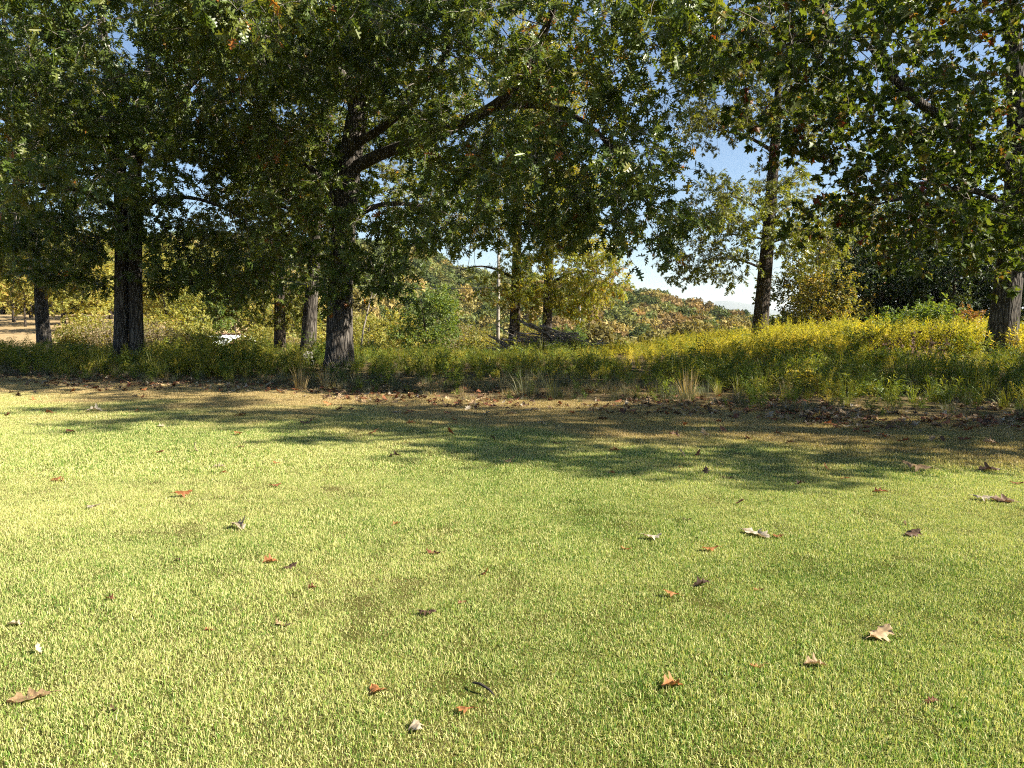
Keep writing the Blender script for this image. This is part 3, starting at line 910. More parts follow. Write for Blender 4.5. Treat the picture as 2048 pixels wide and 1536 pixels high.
# --- left slope
GL = 'trees on the leaf-strewn slope at left'
put('tall', 32, 66, 0.9, FT_OLIVE, 'thin dark-trunked tree farthest left on the tan slope', group=GL)
put('slim', 54, 60, 0.8, FT_YELLOW, 'pale thin sapling beside the dark-trunked tree on the tan slope', group=GL)
put('tall', 66, 72, 0.95, FT_YELLOW, 'grey-trunked tree just left of the mottled trunk on the tan slope', group=GL)
put('tall', 131, 62, 1.0, FT_OLIVE, 'straight thin-trunked tree right of the mottled trunk on the slope', group=GL)
put('round', 172, 54, 1.05, FT_YELLOW, 'short-trunked yellow tree where the slope meets the brush', group=GL)
put('wide', -40, 58, 1.1, FT_YELLOW, 'broad yellow-green tree cut by the left edge on the slope', group=GL)
GLB = 'trees crowning the left slope'
for u, Y, k, t, s_, lb in [(10, 96, 'wide', FT_YELLOW, 1.5, 'broad yellow tree at the slope top, behind the leftmost thin trunk'), (110, 90, 'wide', FT_OLIVE, 1.5, 'broad olive tree at the slope top, behind the mottled trunk'),
        (200, 92, 'tall', FT_YELLOW, 1.25, 'tall yellow tree at the slope top, left of the double-trunked oak'), (-70, 88, 'tall', FT_OLIVE, 1.2, 'tall olive tree at the slope top, mostly cut off by the left edge'),
        (160, 104, 'tall', FT_GREEN, 1.35, 'greener tall tree farthest back between mottled and double trunks'), (60, 108, 'tall', FT_OLIVE, 1.4, 'tall olive tree farthest back, just left of the mottled trunk')]:
    put(k, u, Y, s_, t, lb, group=GLB)
# --- brush between the double oak and the large oak
GM = 'yellowing trees in the hollow behind the oaks'
put('wide', 225, 70, 1.15, FT_YELLOW, 'yellow tree showing just left of the double-trunked oak', group=GM)
put('tall', 310, 62, 0.95, FT_YELLOW, 'tall yellow tree just right of the double-trunked oak', group=GM)
put('wide', 365, 72, 1.15, FT_YELLOW, 'broad pale yellow tree above the white roof, left side', group=GM)
put('round', 405, 60, 1.1, FT_GREEN, 'green-yellow rounded tree overhanging the white roof', group=GM)
put('tall', 470, 76, 1.05, FT_YELLOW, 'tall pale tree behind the white roof', group=GM)
put('wide', 525, 66, 1.0, FT_OLIVE, 'olive tree seen just left of the slender dark trunk', group=GM)
put('round', 592, 60, 1.1, FT_YELLOW, 'yellow tree framed between the slender and the leaning trunks', group=GM)
put('bush', 335, 46, 1.0, FT_YELLOW, 'yellow shrub at the foot of the hollow right of the double oak', 'shrub', 'shrub', GM)
put('bush', 372, 45, 0.8, FT_OLIVE, 'low olive shrub left of the white roof', 'shrub', 'shrub', GM)
put('bush', 300, 41, 0.8, FT_BARE, 'dry grey-brown shrub close behind the double-trunked oak', 'shrub', 'shrub', GM)
put('bush', 215, 44, 0.85, FT_BARE, 'dry brown brush left of the double-trunked oak', 'shrub', 'shrub', GM)
put('bush', 190, 48, 0.8, FT_YELLOW, 'low yellow shrub edging the tan slope left of the double oak', 'shrub', 'shrub', GM)
put('bush', 150, 44, 0.6, FT_OLIVE, 'small olive shrub between the mottled and double trunks', 'shrub', 'shrub', GM)
put('round', 340, 54, 1.0, FT_YELLOW, 'rounded yellow tree close right of the double-trunked oak', group=GM)
put('round', 545, 55, 0.95, FT_YELLOW, 'rounded yellow tree directly behind the slender dark trunk', group=GM)
put('bush', 590, 50, 0.9, FT_BARE, 'dry bush between the leaning and slender trunks', 'shrub', 'shrub', GM)
put('bush', 520, 48, 0.9, FT_OLIVE, 'olive bush right of the white roof', 'shrub', 'shrub', GM)
# --- hollow right of the large oak
put('wide', 735, 66, 0.85, FT_YELLOW, 'bushy golden tree right beside the large oak trunk', group=GM)
put('round', 790, 62, 0.95, FT_YELLOW, 'golden bush between the large oak and the green shrub', group=GM)
put('round', 855, 52, 0.98, FT_GREEN, 'rounded bright green small tree in the hollow left of the pole', group=GM)
put('open', 905, 66, 0.95, FT_BARE, 'half-bare greyish tree right of the rounded green tree', group=GM)
put('open', 940, 72, 0.95, FT_OLIVE, 'thin olive tree just left of the utility pole', group=GM)
put('wide', 960, 84, 0.8, FT_OLIVE, 'low spreading olive tree behind the utility pole', group=GM)
put('bush', 915, 52, 0.9, FT_BARE, 'dry twiggy bush low at left of the utility pole', 'shrub', 'shrub', GM)
put('bush', 965, 50, 0.85, FT_OLIVE, 'small olive bush at the foot of the utility pole', 'shrub', 'shrub', GM)
put('round', 1065, 70, 0.9, FT_OLIVE, 'olive tree seen between the two slim oaks', group=GM)
put('bush', 1020, 56, 0.9, FT_OLIVE, 'olive bush behind the left slim oak', 'shrub', 'shrub', GM)
put('round', 1135, 74, 0.85, FT_GREEN, 'green tree showing right of the yellowing oak, above the brush pile', group=GM)
put('bush', 1190, 62, 1.0, FT_OLIVE, 'olive bush right of the brush pile below the hill', 'shrub', 'shrub', GM)
put('bush', 1240, 70, 1.05, FT_GREEN, 'green bush above the weeds right of the thin far pole', 'shrub', 'shrub', GM)
put('bush', 1300, 74, 1.0, FT_BARE, 'dry bush on the valley side below the rusty hill', 'shrub', 'shrub', GM)
put('bush', 1345, 68, 1.0, FT_OLIVE, 'olive bush on the valley side below the dark pines', 'shrub', 'shrub', GM)
put('bush', 1460, 72, 1.05, FT_OLIVE, 'olive bush just left of the slim straight oak on the crest', 'shrub', 'shrub', GM)
put('bush', 1400, 80, 1.05, FT_GREEN, 'green bush in the dip beneath the distant mountain', 'shrub', 'shrub', GM)
# leaning pale sapling right of the large oak
sp = W(735, 660, 44)
mb = MB(); mb.tube([(0, 0, -2.2), (0.35, 0, 0.2), (0.7, 0, 1.6), (0.95, 0.1, 2.6), (1.0, 0.1, 3.6)], [0.05, 0.045, 0.04, 0.025, 0.01], 8)
sap = empty('dead_sapling', (sp.x - 0.6, sp.y, sp.z - 0.2)); tag(sap, 'leaning pale bare sapling right of the large oak trunk', 'tree')
mb.obj('trunk', PALEWOOD, sap, True)
mb = MB()
for q, e in [((0.7, 0, 1.6), (1.3, .2, 2.5)), ((0.9, 0, 2.3), (0.4, 0, 3.2)), ((0.55, 0, 1.0), (1.2, -.2, 1.5)), ((0.98, .1, 3.0), (1.5, 0, 3.8))]:
    q, e = Vector(q), Vector(e); mb.tube([q, q.lerp(e, .5) + Vector((0, 0, .1)), e], [0.03, 0.02, 0.008], 5)
mb.obj('branches', PALEWOOD, sap, True)

# --- thicket on the right, beyond the goldenrod
GR = 'trees of the thicket beyond the goldenrod'
put('wide', 1630, 47, 0.95, FT_OLIVE, 'olive bushy tree at the left end of the thicket', group=GR)
put('tall', 1690, 50, 1.35, FT_OLIVE, 'tall olive tree in the thicket right of the slim straight oak', group=GR)
put('tall', 1775, 56, 1.28, FT_RUSSET, 'tall tree with pinkish russet top rising above the thicket', group=GR)
put('round', 1655, 41, 0.8, FT_OLIVE, 'low brownish-olive tree at the foot of the olive thicket', group=GR)
put('slim', 1712, 43, 0.95, FT_DARK, 'dark thin-stemmed tree in the middle of the thicket', group=GR)
put('slim', 1757, 44, 1.1, FT_DARK, 'dark slim tree just right of the thicket middle', group=GR)
put('round', 1800, 46, 1.05, FT_DARK, 'dark rounded tree against the pale sky gap', group=GR)
put('wide', 1875, 44, 1.2, FT_DARK, 'broad dark green tree left of the large right-edge trunk', group=GR)
put('wide', 1945, 46, 1.25, FT_DARK, 'dark tree touching the large right-edge trunk on its left', group=GR)
put('slim', 1905, 40, 1.0, FT_DARK, 'slim dark tree close beside the large right-edge trunk', group=GR)
put('wide', 2075, 42, 1.0, FT_DARK, 'dark tree showing right of the large right-edge trunk', group=GR)
put('bush', 1838, 31, 0.7, FT_GREEN, 'light green shrub behind the dark dead weed', 'shrub', 'shrub', GR)
put('bush', 1888, 33, 0.62, FT_RUSSET, 'reddish shrub left of the large right-edge trunk', 'shrub', 'shrub', GR)
put('open', 1580, 46, 0.5, FT_BARE, 'low bare-twigged shrub right beside the slim straight oak', 'shrub', 'shrub', GR)
put('open', 1600, 52, 0.62, FT_BARE, 'arching bare shrub at the left foot of the thicket', 'shrub', 'shrub', GR)
put('bush', 1690, 40, 0.5, FT_BARE, 'brown dry brush under the thicket', 'shrub', 'shrub', GR)
put('bush', 1800, 38, 0.5, FT_RUSSET, 'low brown brush edging the sunlit goldenrod', 'shrub', 'shrub', GR)
put('bush', 1960, 34, 0.5, FT_BARE, 'dry brush just left of the flared trunk base', 'shrub', 'shrub', GR)

# ------------------------------------------------------------------ far forest
def crown_proto(name, mat, seed, rx, rz, n, s, pine=False):
    rng = np.random.default_rng(seed)
    mb = MB()
    lob = rng.normal(size=(9, 3)); lob /= np.linalg.norm(lob, axis=1, keepdims=True)
    vs = []; fs = []; av = []
    for i in range(n):
        if pine:
            h = rng.random() ** 0.8
            a = rng.random() * 6.283; rr = rx * (1.02 - h) * (0.5 + 0.5 * rng.random() ** .5)
            p = np.array([math.cos(a) * rr, math.sin(a) * rr, h * rz * 2])
        else:
            q = rng.normal(size=3); q /= np.linalg.norm(q)
            l = lob[(lob @ q).argmax()]
            bump = 0.72 + 0.34 * max(0.0, float(l @ q)) ** 6
            q = q * bump * (0.75 + 0.25 * rng.random())
            p = np.array([q[0] * rx, q[1] * rx, q[2] * rz + rz * 1.15])
        b = rng.normal(size=(3, 3)) * s
        k = len(vs)
        vs += [p + b[0], p + b[1], p + b[2]]
        fs.append((k, k + 1, k + 2)); c = rng.random(); av += [c] * 3
    mb.v = [tuple(v) for v in vs]; mb.f = fs; mb.a = av; mb.m = [0] * len(fs)
    mb.tube([(0, 0, -1.5), (0, 0, rz)], [rx * .06, rx * .04], 5, m=1)
    return mb.obj(name, None, link=False, mats=[mat, BARK2])

def hill_mat(name, stops): return leaf_mat(name, [(p, tuple(x * (0.8 + 0.55 * p) for x in c)) for p, c in stops], 0.2, 0.7, 0.1, wo=0.7)
HM = [hill_mat('hill_olive', [(0.0, (0.09, 0.10, 0.03)), (0.5, (0.17, 0.165, 0.05)), (1.0, (0.24, 0.20, 0.07))]),
      hill_mat('hill_rust', [(0.0, (0.14, 0.105, 0.04)), (0.5, (0.24, 0.165, 0.065)), (1.0, (0.31, 0.20, 0.085))]),
      hill_mat('hill_green', [(0.0, (0.06, 0.085, 0.025)), (0.5, (0.11, 0.135, 0.04)), (1.0, (0.17, 0.175, 0.055))]),
      hill_mat('hill_gold', [(0.0, (0.16, 0.14, 0.045)), (0.5, (0.25, 0.205, 0.065)), (1.0, (0.32, 0.24, 0.09))]),
      hill_mat('hill_pine', [(0.0, (0.03, 0.05, 0.02)), (0.5, (0.05, 0.08, 0.03)), (1.0, (0.085, 0.11, 0.04))])]
protos = []
for i, m in enumerate(HM):
    for k in range(2):
        pine = i == 4
        protos.append(crown_proto('forest_tree_%d%d' % (i, k), m, 50 + i * 3 + k, 2.4 if pine else 3.4, 4.0 if pine else 3.9, 1500, 0.3, pine))
FOREST = proto_set('forest_protos', protos)
rng = np.random.default_rng(7)
P, ix, scl = [], [], []
def try_tree(x, y, kinds, s):
    P.append((x, y, gz(x, y) - 0.3)); scl.append(s)
    ix.append(int(rng.choice(kinds)) * 2 + int(rng.integers(0, 2)))
for _ in range(5200):
    y = rng.uniform(92, 330); x = rng.uniform(-0.62, 0.62) * y + rng.uniform(-10, 10)
    if y < 130 and abs(x + 12) > 60: continue
    u = CX + x / y * F_PX
    near = y < 150
    if u > 1490 and y < 200: continue
    h = mnoise.noise(Vector((x * 0.018, y * 0.018, 3.1)))
    if near: kinds = [0, 0, 2, 3, 0]
    elif 60 < x + 14 * h and x < 125: kinds = [2, 2, 2, 0, 4]
    elif x > 8 + 30 * h: kinds = [1, 0, 2, 3, 1, 0, 2]
    elif h > 0.15: kinds = [0, 2, 3, 3]
    else: kinds = [0, 2, 0, 2, 3, 2]
    s = rng.uniform(0.65, 1.15) * (0.75 if near else 1.0)
    try_tree(x, y, kinds, s)
P = np.array(P); ix = np.array(ix); scl = np.array(scl)
# thin out trees that crowd one another
order = np.argsort(-scl); keep = []; cell = {}
for i in order:
    c = (int(P[i, 0] // 3.6), int(P[i, 1] // 3.6))
    if c in cell: continue
    cell[c] = 1; keep.append(i)
keep = np.array(keep)
fr = scatter('hill_forest', P[keep], np.stack([np.zeros(len(keep)), np.zeros(len(keep)), rng.random(len(keep)) * 6.28], 1), scl[keep], ix[keep], FOREST)
tag(fr, 'autumn woods covering the hill across the valley', 'forest', kind='stuff')

# distant mountains
mv, mf = [], []
mxs = np.linspace(-9000, 11000, 160)
prof = []
for x in mxs:
    u = CX + x / 9000 * F_PX
    h = 60 + 70 * mnoise.noise(Vector((x * 0.0007, 2.2, 0))) + 26 * mnoise.noise(Vector((x * 0.0028, 5.2, 0)))
    h += 165 * math.exp(-((u - 1455) / 90.0) ** 2) + 50 * math.exp(-((u - 1640) / 120.0) ** 2)
    prof.append(max(20, h))
for j, (dy, k) in enumerate([(-1600, -0.12), (-900, 0.35), (-350, 0.8), (0, 1.0), (700, 0.6), (1600, -0.1)]):
    for x, h in zip(mxs, prof):
        w = 1 + 0.25 * mnoise.noise(Vector((x * 0.002, dy * 0.003, 9)))
        mv.append((x, 9000 + dy, h * k * (w if k < 1 else 1) - 24))
nm = len(mxs)
for j in range(5):
    for i in range(nm - 1): mf.append((j * nm + i, j * nm + i + 1, (j + 1) * nm + i + 1, (j + 1) * nm + i))
mo = mesh_obj('mountain_ridge', mv, mf, plain_mat('mountain_woods', (0.05, 0.065, 0.03), (0.10, 0.10, 0.045), 0.004, 0.95), smooth=True)
tag(mo, kind='structure')
# ------------------------------------------------------------------ utility poles and wire
def pole(u, v_top, Y, r, label, lean=0.02):
    b = W(u, 690, Y); g = gz(b.x, Y)
    top = W(u, v_top, Y).z
    root = empty('utility_pole', (b.x, Y, g)); tag(root, label, 'pole', 'utility poles')
    H = top - g
    mb = MB(); mb.tube([(0, 0, -0.3), (lean * H * .5, 0, H * .5), (lean * H, 0, H)], [r * 1.1, r, r * .8], 12)
    mb.obj('post', PALEPOLE, root, True)
    return Vector((b.x, Y, g)), H
PALEPOLE = plain_mat('weathered_pole', (0.24, 0.21, 0.17), (0.40, 0.36, 0.30), 3.0, 0.8, 0.3, 25)
pb, pH = pole(995, 470, 54, 0.125, 'pale wooden utility pole left of the brush pile', 0.012)
pb2, pH2 = pole(1158, 560, 98, 0.14, 'thin pale far pole right of the brush pile', 0.01)
mb = MB()
a = W(996, 574, 54); b = W(440, 535, 64)
pts = []
for i in range(33):
    t = i / 32; p = a.lerp(b, t); p.z -= 1.3 * 4 * t * (1 - t) * 0.55; pts.append(p)
mb.tube(pts, [0.024] * 33, 4)
tag(mb.obj('power_line', plain_mat('wire', (0.05, 0.05, 0.05), (0.10, 0.10, 0.10)), None, True), 'sagging black wire running left from the pale utility pole', 'wire')

# ------------------------------------------------------------------ low building with a white roof
s0 = W(455, 690, 52)
WHITE = plain_mat('white_metal_roof', (0.70, 0.74, 0.70), (0.84, 0.85, 0.82), 2.0, 0.45)
REDW = plain_mat('red_brown_boards', (0.16, 0.07, 0.05), (0.26, 0.12, 0.08), 4.0)
gs = gz(s0.x, 52)
shed = empty('shed', (s0.x, 52, gs), R(-28)); tag(shed, 'low building with a white metal roof half hidden by weeds', 'shed')
ev, rg = -0.25 - gs, 0.5 - gs           # eaves and ridge heights above its ground
mb = MB(); mb.box((0, 0, ev / 2 - 0.03), (2.6, 3.2, ev)); mb.obj('wall', REDW, shed)
mb = MB()
for s in (-1, 1):
    q = [(-1.5, 0, rg), (1.5, 0, rg), (1.5, s * 1.95, ev), (-1.5, s * 1.95, ev)]
    mb.add(q + [(x, y, z + 0.04) for x, y, z in q], [(0, 1, 2, 3), (7, 6, 5, 4), (0, 4, 5, 1), (1, 5, 6, 2), (2, 6, 7, 3), (3, 7, 4, 0)])
rf = mb.obj('roof', WHITE, shed)
mb = MB()
for i in range(7):
    x = -1.4 + i * 0.466
    for s in (-1, 1): mb.tube([(x, s * 0.03, rg + 0.05), (x, s * 1.94, ev + 0.05)], [0.015, 0.015], 4)
mb.obj('roof_seams', WHITE, rf)
mb = MB(); mb.tube([(-1.52, 0, rg + 0.06), (1.52, 0, rg + 0.06)], [0.06, 0.06], 8); mb.obj('ridge_cap', REDW, shed)
mb = MB()
for x in (-1.305, 1.305): mb.add([(x, -1.6, ev - .02), (x, 1.6, ev - .02), (x, 0, rg - .05)], [(0, 1, 2)])
mb.obj('gable', REDW, shed)

# ------------------------------------------------------------------ lawn grass
def grass_mat(name, turf=True, stops=None, trans=0.35):
    m, nt, out = new_mat(name)
    at = node(nt, 'ShaderNodeAttribute', attribute_name='rnd')
    g = node(nt, 'ShaderNodeNewGeometry')
    col = turf_color_nodes(nt, g.outputs['Position'], at.outputs['Fac'])
    leaf_shader(nt, out, col, trans, 0.5, 0.3, (1.1, 1.1, 0.6))
    return m
TURF = grass_mat('turf_blade')

def grass_patch(name, seed, rad, n, h, w, lean=0.8):
    rng = np.random.default_rng(seed)
    r = rad * np.sqrt(rng.random(n)); a = rng.random(n) * 6.2832
    x, y = r * np.cos(a), r * np.sin(a)
    H = h * rng.uniform(0.55, 1.3, n) * (0.8 + 0.35 * np.sin(x * 11 + seed) * np.cos(y * 13))
    d = rng.random(n) * 6.2832
    ln = np.abs(rng.normal(0, lean, n))
    dx, dy = np.cos(d) * np.sin(ln), np.sin(d) * np.sin(ln); dz = np.cos(ln)
    s = rng.random(n) * 6.2832
    sx, sy = np.cos(s), np.sin(s)
    W_ = w * rng.uniform(0.6, 1.25, n)
    b = np.stack([x, y, np.full(n, -0.004)], 1)
    side = np.stack([sx, sy, np.zeros(n)], 1) * (W_[:, None] / 2)
    m = b + np.stack([dx * H * .42, dy * H * .42, (0.35 + 0.65 * dz) * H * .55], 1)
    t = b + np.stack([dx * H * 1.15, dy * H * 1.15, dz * H * (1 - 0.25 * ln)], 1)
    V = np.stack([b - side, b + side, m + side * .9, m - side * .9, t], 1).reshape(-1, 3)
    k = np.arange(n) * 5
    q = np.stack([k, k + 1, k + 2, k + 3], 1).tolist(); tr = np.stack([k + 3, k + 2, k + 4], 1).tolist()
    rn = np.repeat(rng.random(n), 5)
    return mesh_obj(name, V, q + tr, TURF, None, False, {'rnd': rn}, link=False)

patches = [grass_patch('turf_patch_a%d' % i, 200 + i, 0.34, 2700, 0.027, 0.0027) for i in range(5)] + \
          [grass_patch('turf_patch_b%d' % i, 220 + i, 0.42, 1700, 0.031, 0.0048) for i in range(4)]
TURFSET = proto_set('turf_patches', patches)
rng = np.random.default_rng(21)
P, ix = [], []
y = 1.6
while y < 26:
    stepg = 0.27 if y < 7.5 else 0.33
    half = 0.76 * y + 1.6
    for x in np.arange(-half, half, stepg):
        px, py = x + rng.uniform(-.12, .12), y + rng.uniform(-.12, .12)
        if py < edge_y(px) + 0.2: P.append((px, py, gz(px, py) + 0.006)); ix.append(int(rng.integers(0, 5)) if y < 7.5 else 5 + int(rng.integers(0, 4)))
    y += stepg
n = len(P)
g = scatter('lawn_grass', P, np.stack([np.zeros(n), np.zeros(n), rng.random(n) * 6.28], 1), np.array([rng.uniform(0.85, 1.15) * max(0.85, 1.0 + 0.45 * mnoise.noise(Vector((p[0] * 1.1, p[1] * 1.1, 0.3))) + 0.3 * mnoise.noise(Vector((p[0] * 3.7, p[1] * 3.7, 5)))) for p in P]), ix, TURFSET)
tag(g, 'short mown green and straw grass of the lawn', 'grass', kind='stuff')

# ------------------------------------------------------------------ weeds
M_GOLD = leaf_mat('goldenrod_leaf', [(0.0, (0.09, 0.12, 0.018)), (0.35, (0.20, 0.22, 0.03)), (0.65, (0.38, 0.34, 0.05)), (1.0, (0.54, 0.42, 0.08))], 0.45, 0.5, 0.25, 0.3)
M_WGREEN = leaf_mat('weed_leaf_green', [(0.0, (0.045, 0.085, 0.016)), (0.5, (0.13, 0.175, 0.026)), (1.0, (0.38, 0.37, 0.055))], 0.36, 0.5, 0.25, 0.3)
M_STRAW = leaf_mat('straw_grass', [(0.0, (0.20, 0.15, 0.07)), (0.5, (0.34, 0.26, 0.13)), (1.0, (0.48, 0.38, 0.20))], 0.3, 0.6, 0.2)
M_GREY = leaf_mat('grey_grass', [(0.0, (0.07, 0.085, 0.045)), (0.5, (0.13, 0.14, 0.08)), (1.0, (0.26, 0.23, 0.13))], 0.3, 0.6, 0.2)
M_BROWN = leaf_mat('dead_weed', [(0.0, (0.05, 0.03, 0.022)), (0.5, (0.10, 0.06, 0.04)), (1.0, (0.17, 0.10, 0.06))], 0.2, 0.7, 0.1)

M_SUNNY = leaf_mat('goldenrod_leaf_sunlit', [(0.0, (0.22, 0.24, 0.03)), (0.4, (0.42, 0.39, 0.05)), (0.8, (0.62, 0.53, 0.09)), (1.0, (0.56, 0.42, 0.15))], 0.48, 0.5, 0.2, 0.3)  # brighter, yellower goldenrod: the bank's sunlight is put into the leaf colour
M_LONG = leaf_mat('long_grass', [(0.0, (0.08, 0.12, 0.02)), (0.5, (0.20, 0.23, 0.035)), (1.0, (0.42, 0.38, 0.08))], 0.42, 0.45, 0.3, 0.3)

def frond(mb, rng, base, d, L, leafL, nl, curve, rnd0):
    """an arching stem clothed in narrow leaves"""
    pts = []; p = Vector(base); d = Vector(d).normalized()
    side = Vector((-d.y, d.x, 0)); 
    if side.length < 1e-3: side = Vector((1, 0, 0))
    side.normalize()
    seg = 8
    for i in range(seg + 1):
        pts.append(p.copy()); p = p + d * (L / seg)
        d = (d + Vector((d.x * curve * .35, d.y * curve * .35, -curve * (0.25 + i / seg)))).normalized()
    mb.tube(pts, [0.005 * (1 - 0.75 * i / seg) for i in range(seg + 1)], 3, rnd0 * 0.7, cap=False)
    for i in range(nl):
        t = (0.12 + 0.88 * (i + rng.random()) / nl) * seg
        j = min(seg - 1, int(t)); q = pts[j].lerp(pts[j + 1], t - j); tg = (pts[j + 1] - pts[j]).normalized()
        a = rng.uniform(0, 6.283)
        o = side * math.cos(a) + tg.cross(side) * math.sin(a)
        ld = (o * 0.8 + tg * rng.uniform(0.3, 0.9) + Vector((0, 0, rng.uniform(-.3, .2)))).normalized()
        l = leafL * rng.uniform(0.6, 1.2) * (1 - 0.45 * t / seg)
        wv = ld.cross(Vector((rng.uniform(-1, 1), rng.uniform(-1, 1), 1))).normalized() * l * 0.085
        mid = q + ld * l * .5 + Vector((0, 0, .03 * l)); e = q + ld * l + Vector((0, 0, -.22 * l))
        mb.add([q, mid - wv, e, mid + wv], [(0, 1, 2, 3)], min(1.0, max(0.0, rnd0 + rng.uniform(-.12, .12))))

def goldenrod(name, seed, mat, H=0.95, stems=5, ll=0.15, nl=44, cv=0.34):
    rng = random.Random(seed); mb = MB()
    bias = rng.uniform(0, 6.28)
    for s in range(stems):
        a = bias + rng.gauss(0, 1.1); ln = rng.uniform(0.08, 0.5)
        L = H * rng.uniform(0.7, 1.15)
        b = Vector((rng.uniform(-.12, .12), rng.uniform(-.12, .12), 0))
        rnd0 = rng.random()
        frond(mb, rng, b, (math.cos(a) * ln, math.sin(a) * ln, 1), L, ll * 1.15, nl, rng.uniform(0.05, cv), rnd0)
    return mb.obj(name, mat, None, link=False)

def tuft(name, seed, mat, H=0.6, n=60, spread=0.5, w=0.006, rad=0.1):
    rng = random.Random(seed); mb = MB()
    for i in range(n):
        a = rng.uniform(0, 6.283); ln = abs(rng.gauss(0, spread)); h = H * rng.uniform(0.5, 1.15)
        r = rad * math.sqrt(rng.random()); b = Vector((math.cos(a) * r, math.sin(a) * r, -0.01))
        d = Vector((math.cos(a) * math.sin(ln), math.sin(a) * math.sin(ln), math.cos(ln)))
        s = Vector((-math.sin(a + rng.uniform(-1, 1)), math.cos(a), 0)) * w * .5
        m1 = b + d * h * .5; t = b + d * h + Vector((d.x * h * .3, d.y * h * .3, -h * .22 * (0.3 + ln)))
        mb.add([b - s, b + s, m1 + s, m1 - s, t], [(0, 1, 2, 3), (3, 2, 4)], rng.random())
    return mb.obj(name, mat, None, link=False)

weeds = [goldenrod('goldenrod_a%d' % i, 300 + i, M_GOLD) for i in range(6)] + \
        [goldenrod('goldenrod_b%d' % i, 310 + i, M_WGREEN, 1.0, 4, 0.25, 26, 0.55) for i in range(4)] + \
        [tuft('straw_tuft_c%d' % i, 320 + i, M_STRAW, 0.75, 45, 0.32) for i in range(3)] + \
        [tuft('grey_tuft_d%d' % i, 330 + i, M_GREY, 0.42, 70, 0.6) for i in range(4)] + \
        [tuft('straw_tuft_e%d' % i, 340 + i, M_STRAW, 0.22, 60, 0.8, 0.007, 0.16) for i in range(3)]
weeds += [goldenrod('goldenrod_s%d' % i, 360 + i, M_SUNNY, 0.95, 5) for i in range(3)]
weeds += [tuft('long_grass_f%d' % i, 350 + i, M_LONG, 0.95, 42, 0.5, 0.013, 0.14) for i in range(3)]
# indices: gold 0-5, green 6-9, straw 10-12, grey 13-16, low straw 17-19
WEEDSET = proto_set('weed_protos', weeds)
rng = np.random.default_rng(33)
P, ix, sl = [], [], []
for _ in range(21000):
    x = rng.uniform(-30, 26); y = rng.uniform(9, 47)
    if y > 22 and rng.random() < 0.45: continue
    if abs(x) > 0.75 * y + 3: continue
    e = y - float(edge_y(x))
    if e < 0.1: continue
    if y > 44 - 0.3 * max(0, -x): continue
    if x < -14 and y > 33: continue
    if y > 34 and x < 2: 
        if rng.random() < 0.5: continue
    nz = mnoise.noise(Vector((x * 0.22, y * 0.22, 1.0)))
    nz2 = mnoise.noise(Vector((x * 0.5, y * 0.5, 8.0)))
    right = sstep(2, 9, x)
    lim = 1.9 - 0.6 * right + 1.0 * nz2 + (2.4 if -6 < x < 4 else 0) - (0.9 if x < -7 else 0)
    if e < lim:
        k = rng.random()
        if k < 0.50: i = 13 + rng.integers(0, 4); s = rng.uniform(0.4, 0.95)
        elif k < 0.80: i = 23 + rng.integers(0, 3); s = rng.uniform(0.5, 1.1)
        elif k < 0.86: i = 20 + rng.integers(0, 3); s = rng.uniform(0.3, 0.6)
        else: i = 6 + rng.integers(0, 4); s = rng.uniform(0.25, 0.6)
        s *= 0.4 + 0.6 * min(1.0, e / 1.4)
    else:
        k = rng.random() + 0.25 * nz
        g_ = min(1.0, 0.42 + (e - lim) * 0.25) * (1.0 + 0.55 * nz2 + 0.25 * nz)
        sunny = x > 3 and y > 20.5
        q = rng.random()
        if sunny and q < 0.8: i = 10 + rng.integers(0, 3); s = rng.uniform(0.7, 1.15) * g_
        elif q < 0.26: i = 17 + rng.integers(0, 3); s = rng.uniform(0.6, 1.1) * g_
        elif k < 0.28: i = rng.integers(0, 6); s = rng.uniform(0.75, 1.15) * g_
        elif k < 0.78: i = 6 + rng.integers(0, 4); s = rng.uniform(0.75, 1.15) * g_
        elif k < 0.86: i = 20 + rng.integers(0, 3); s = rng.uniform(0.6, 1.1) * g_
        else: i = 13 + rng.integers(0, 4); s = rng.uniform(0.8, 1.5) * g_
        if x < -8 and y < 30 and 6 <= i < 10 and rng.random() < .6: i = i - 6
        if sunny: s *= 0.55 + 0.55 * float(sstep(4, 13, x))
        elif x > 3: s *= 0.72
        if -6 < x < 4: s *= 0.7
        if x < 0 and y > 26: s *= 0.75
    P.append((x, y, gz(x, y))); ix.append(int(i)); sl.append(float(s))
n = len(P)
wd = scatter('meadow_weeds', P, np.stack([rng.normal(0, .06, n), rng.normal(0, .06, n), rng.random(n) * 6.28], 1), sl, ix, WEEDSET)
tag(wd, 'belt of tall yellow-green goldenrod and dry grasses beyond the lawn', 'weeds', kind='stuff')

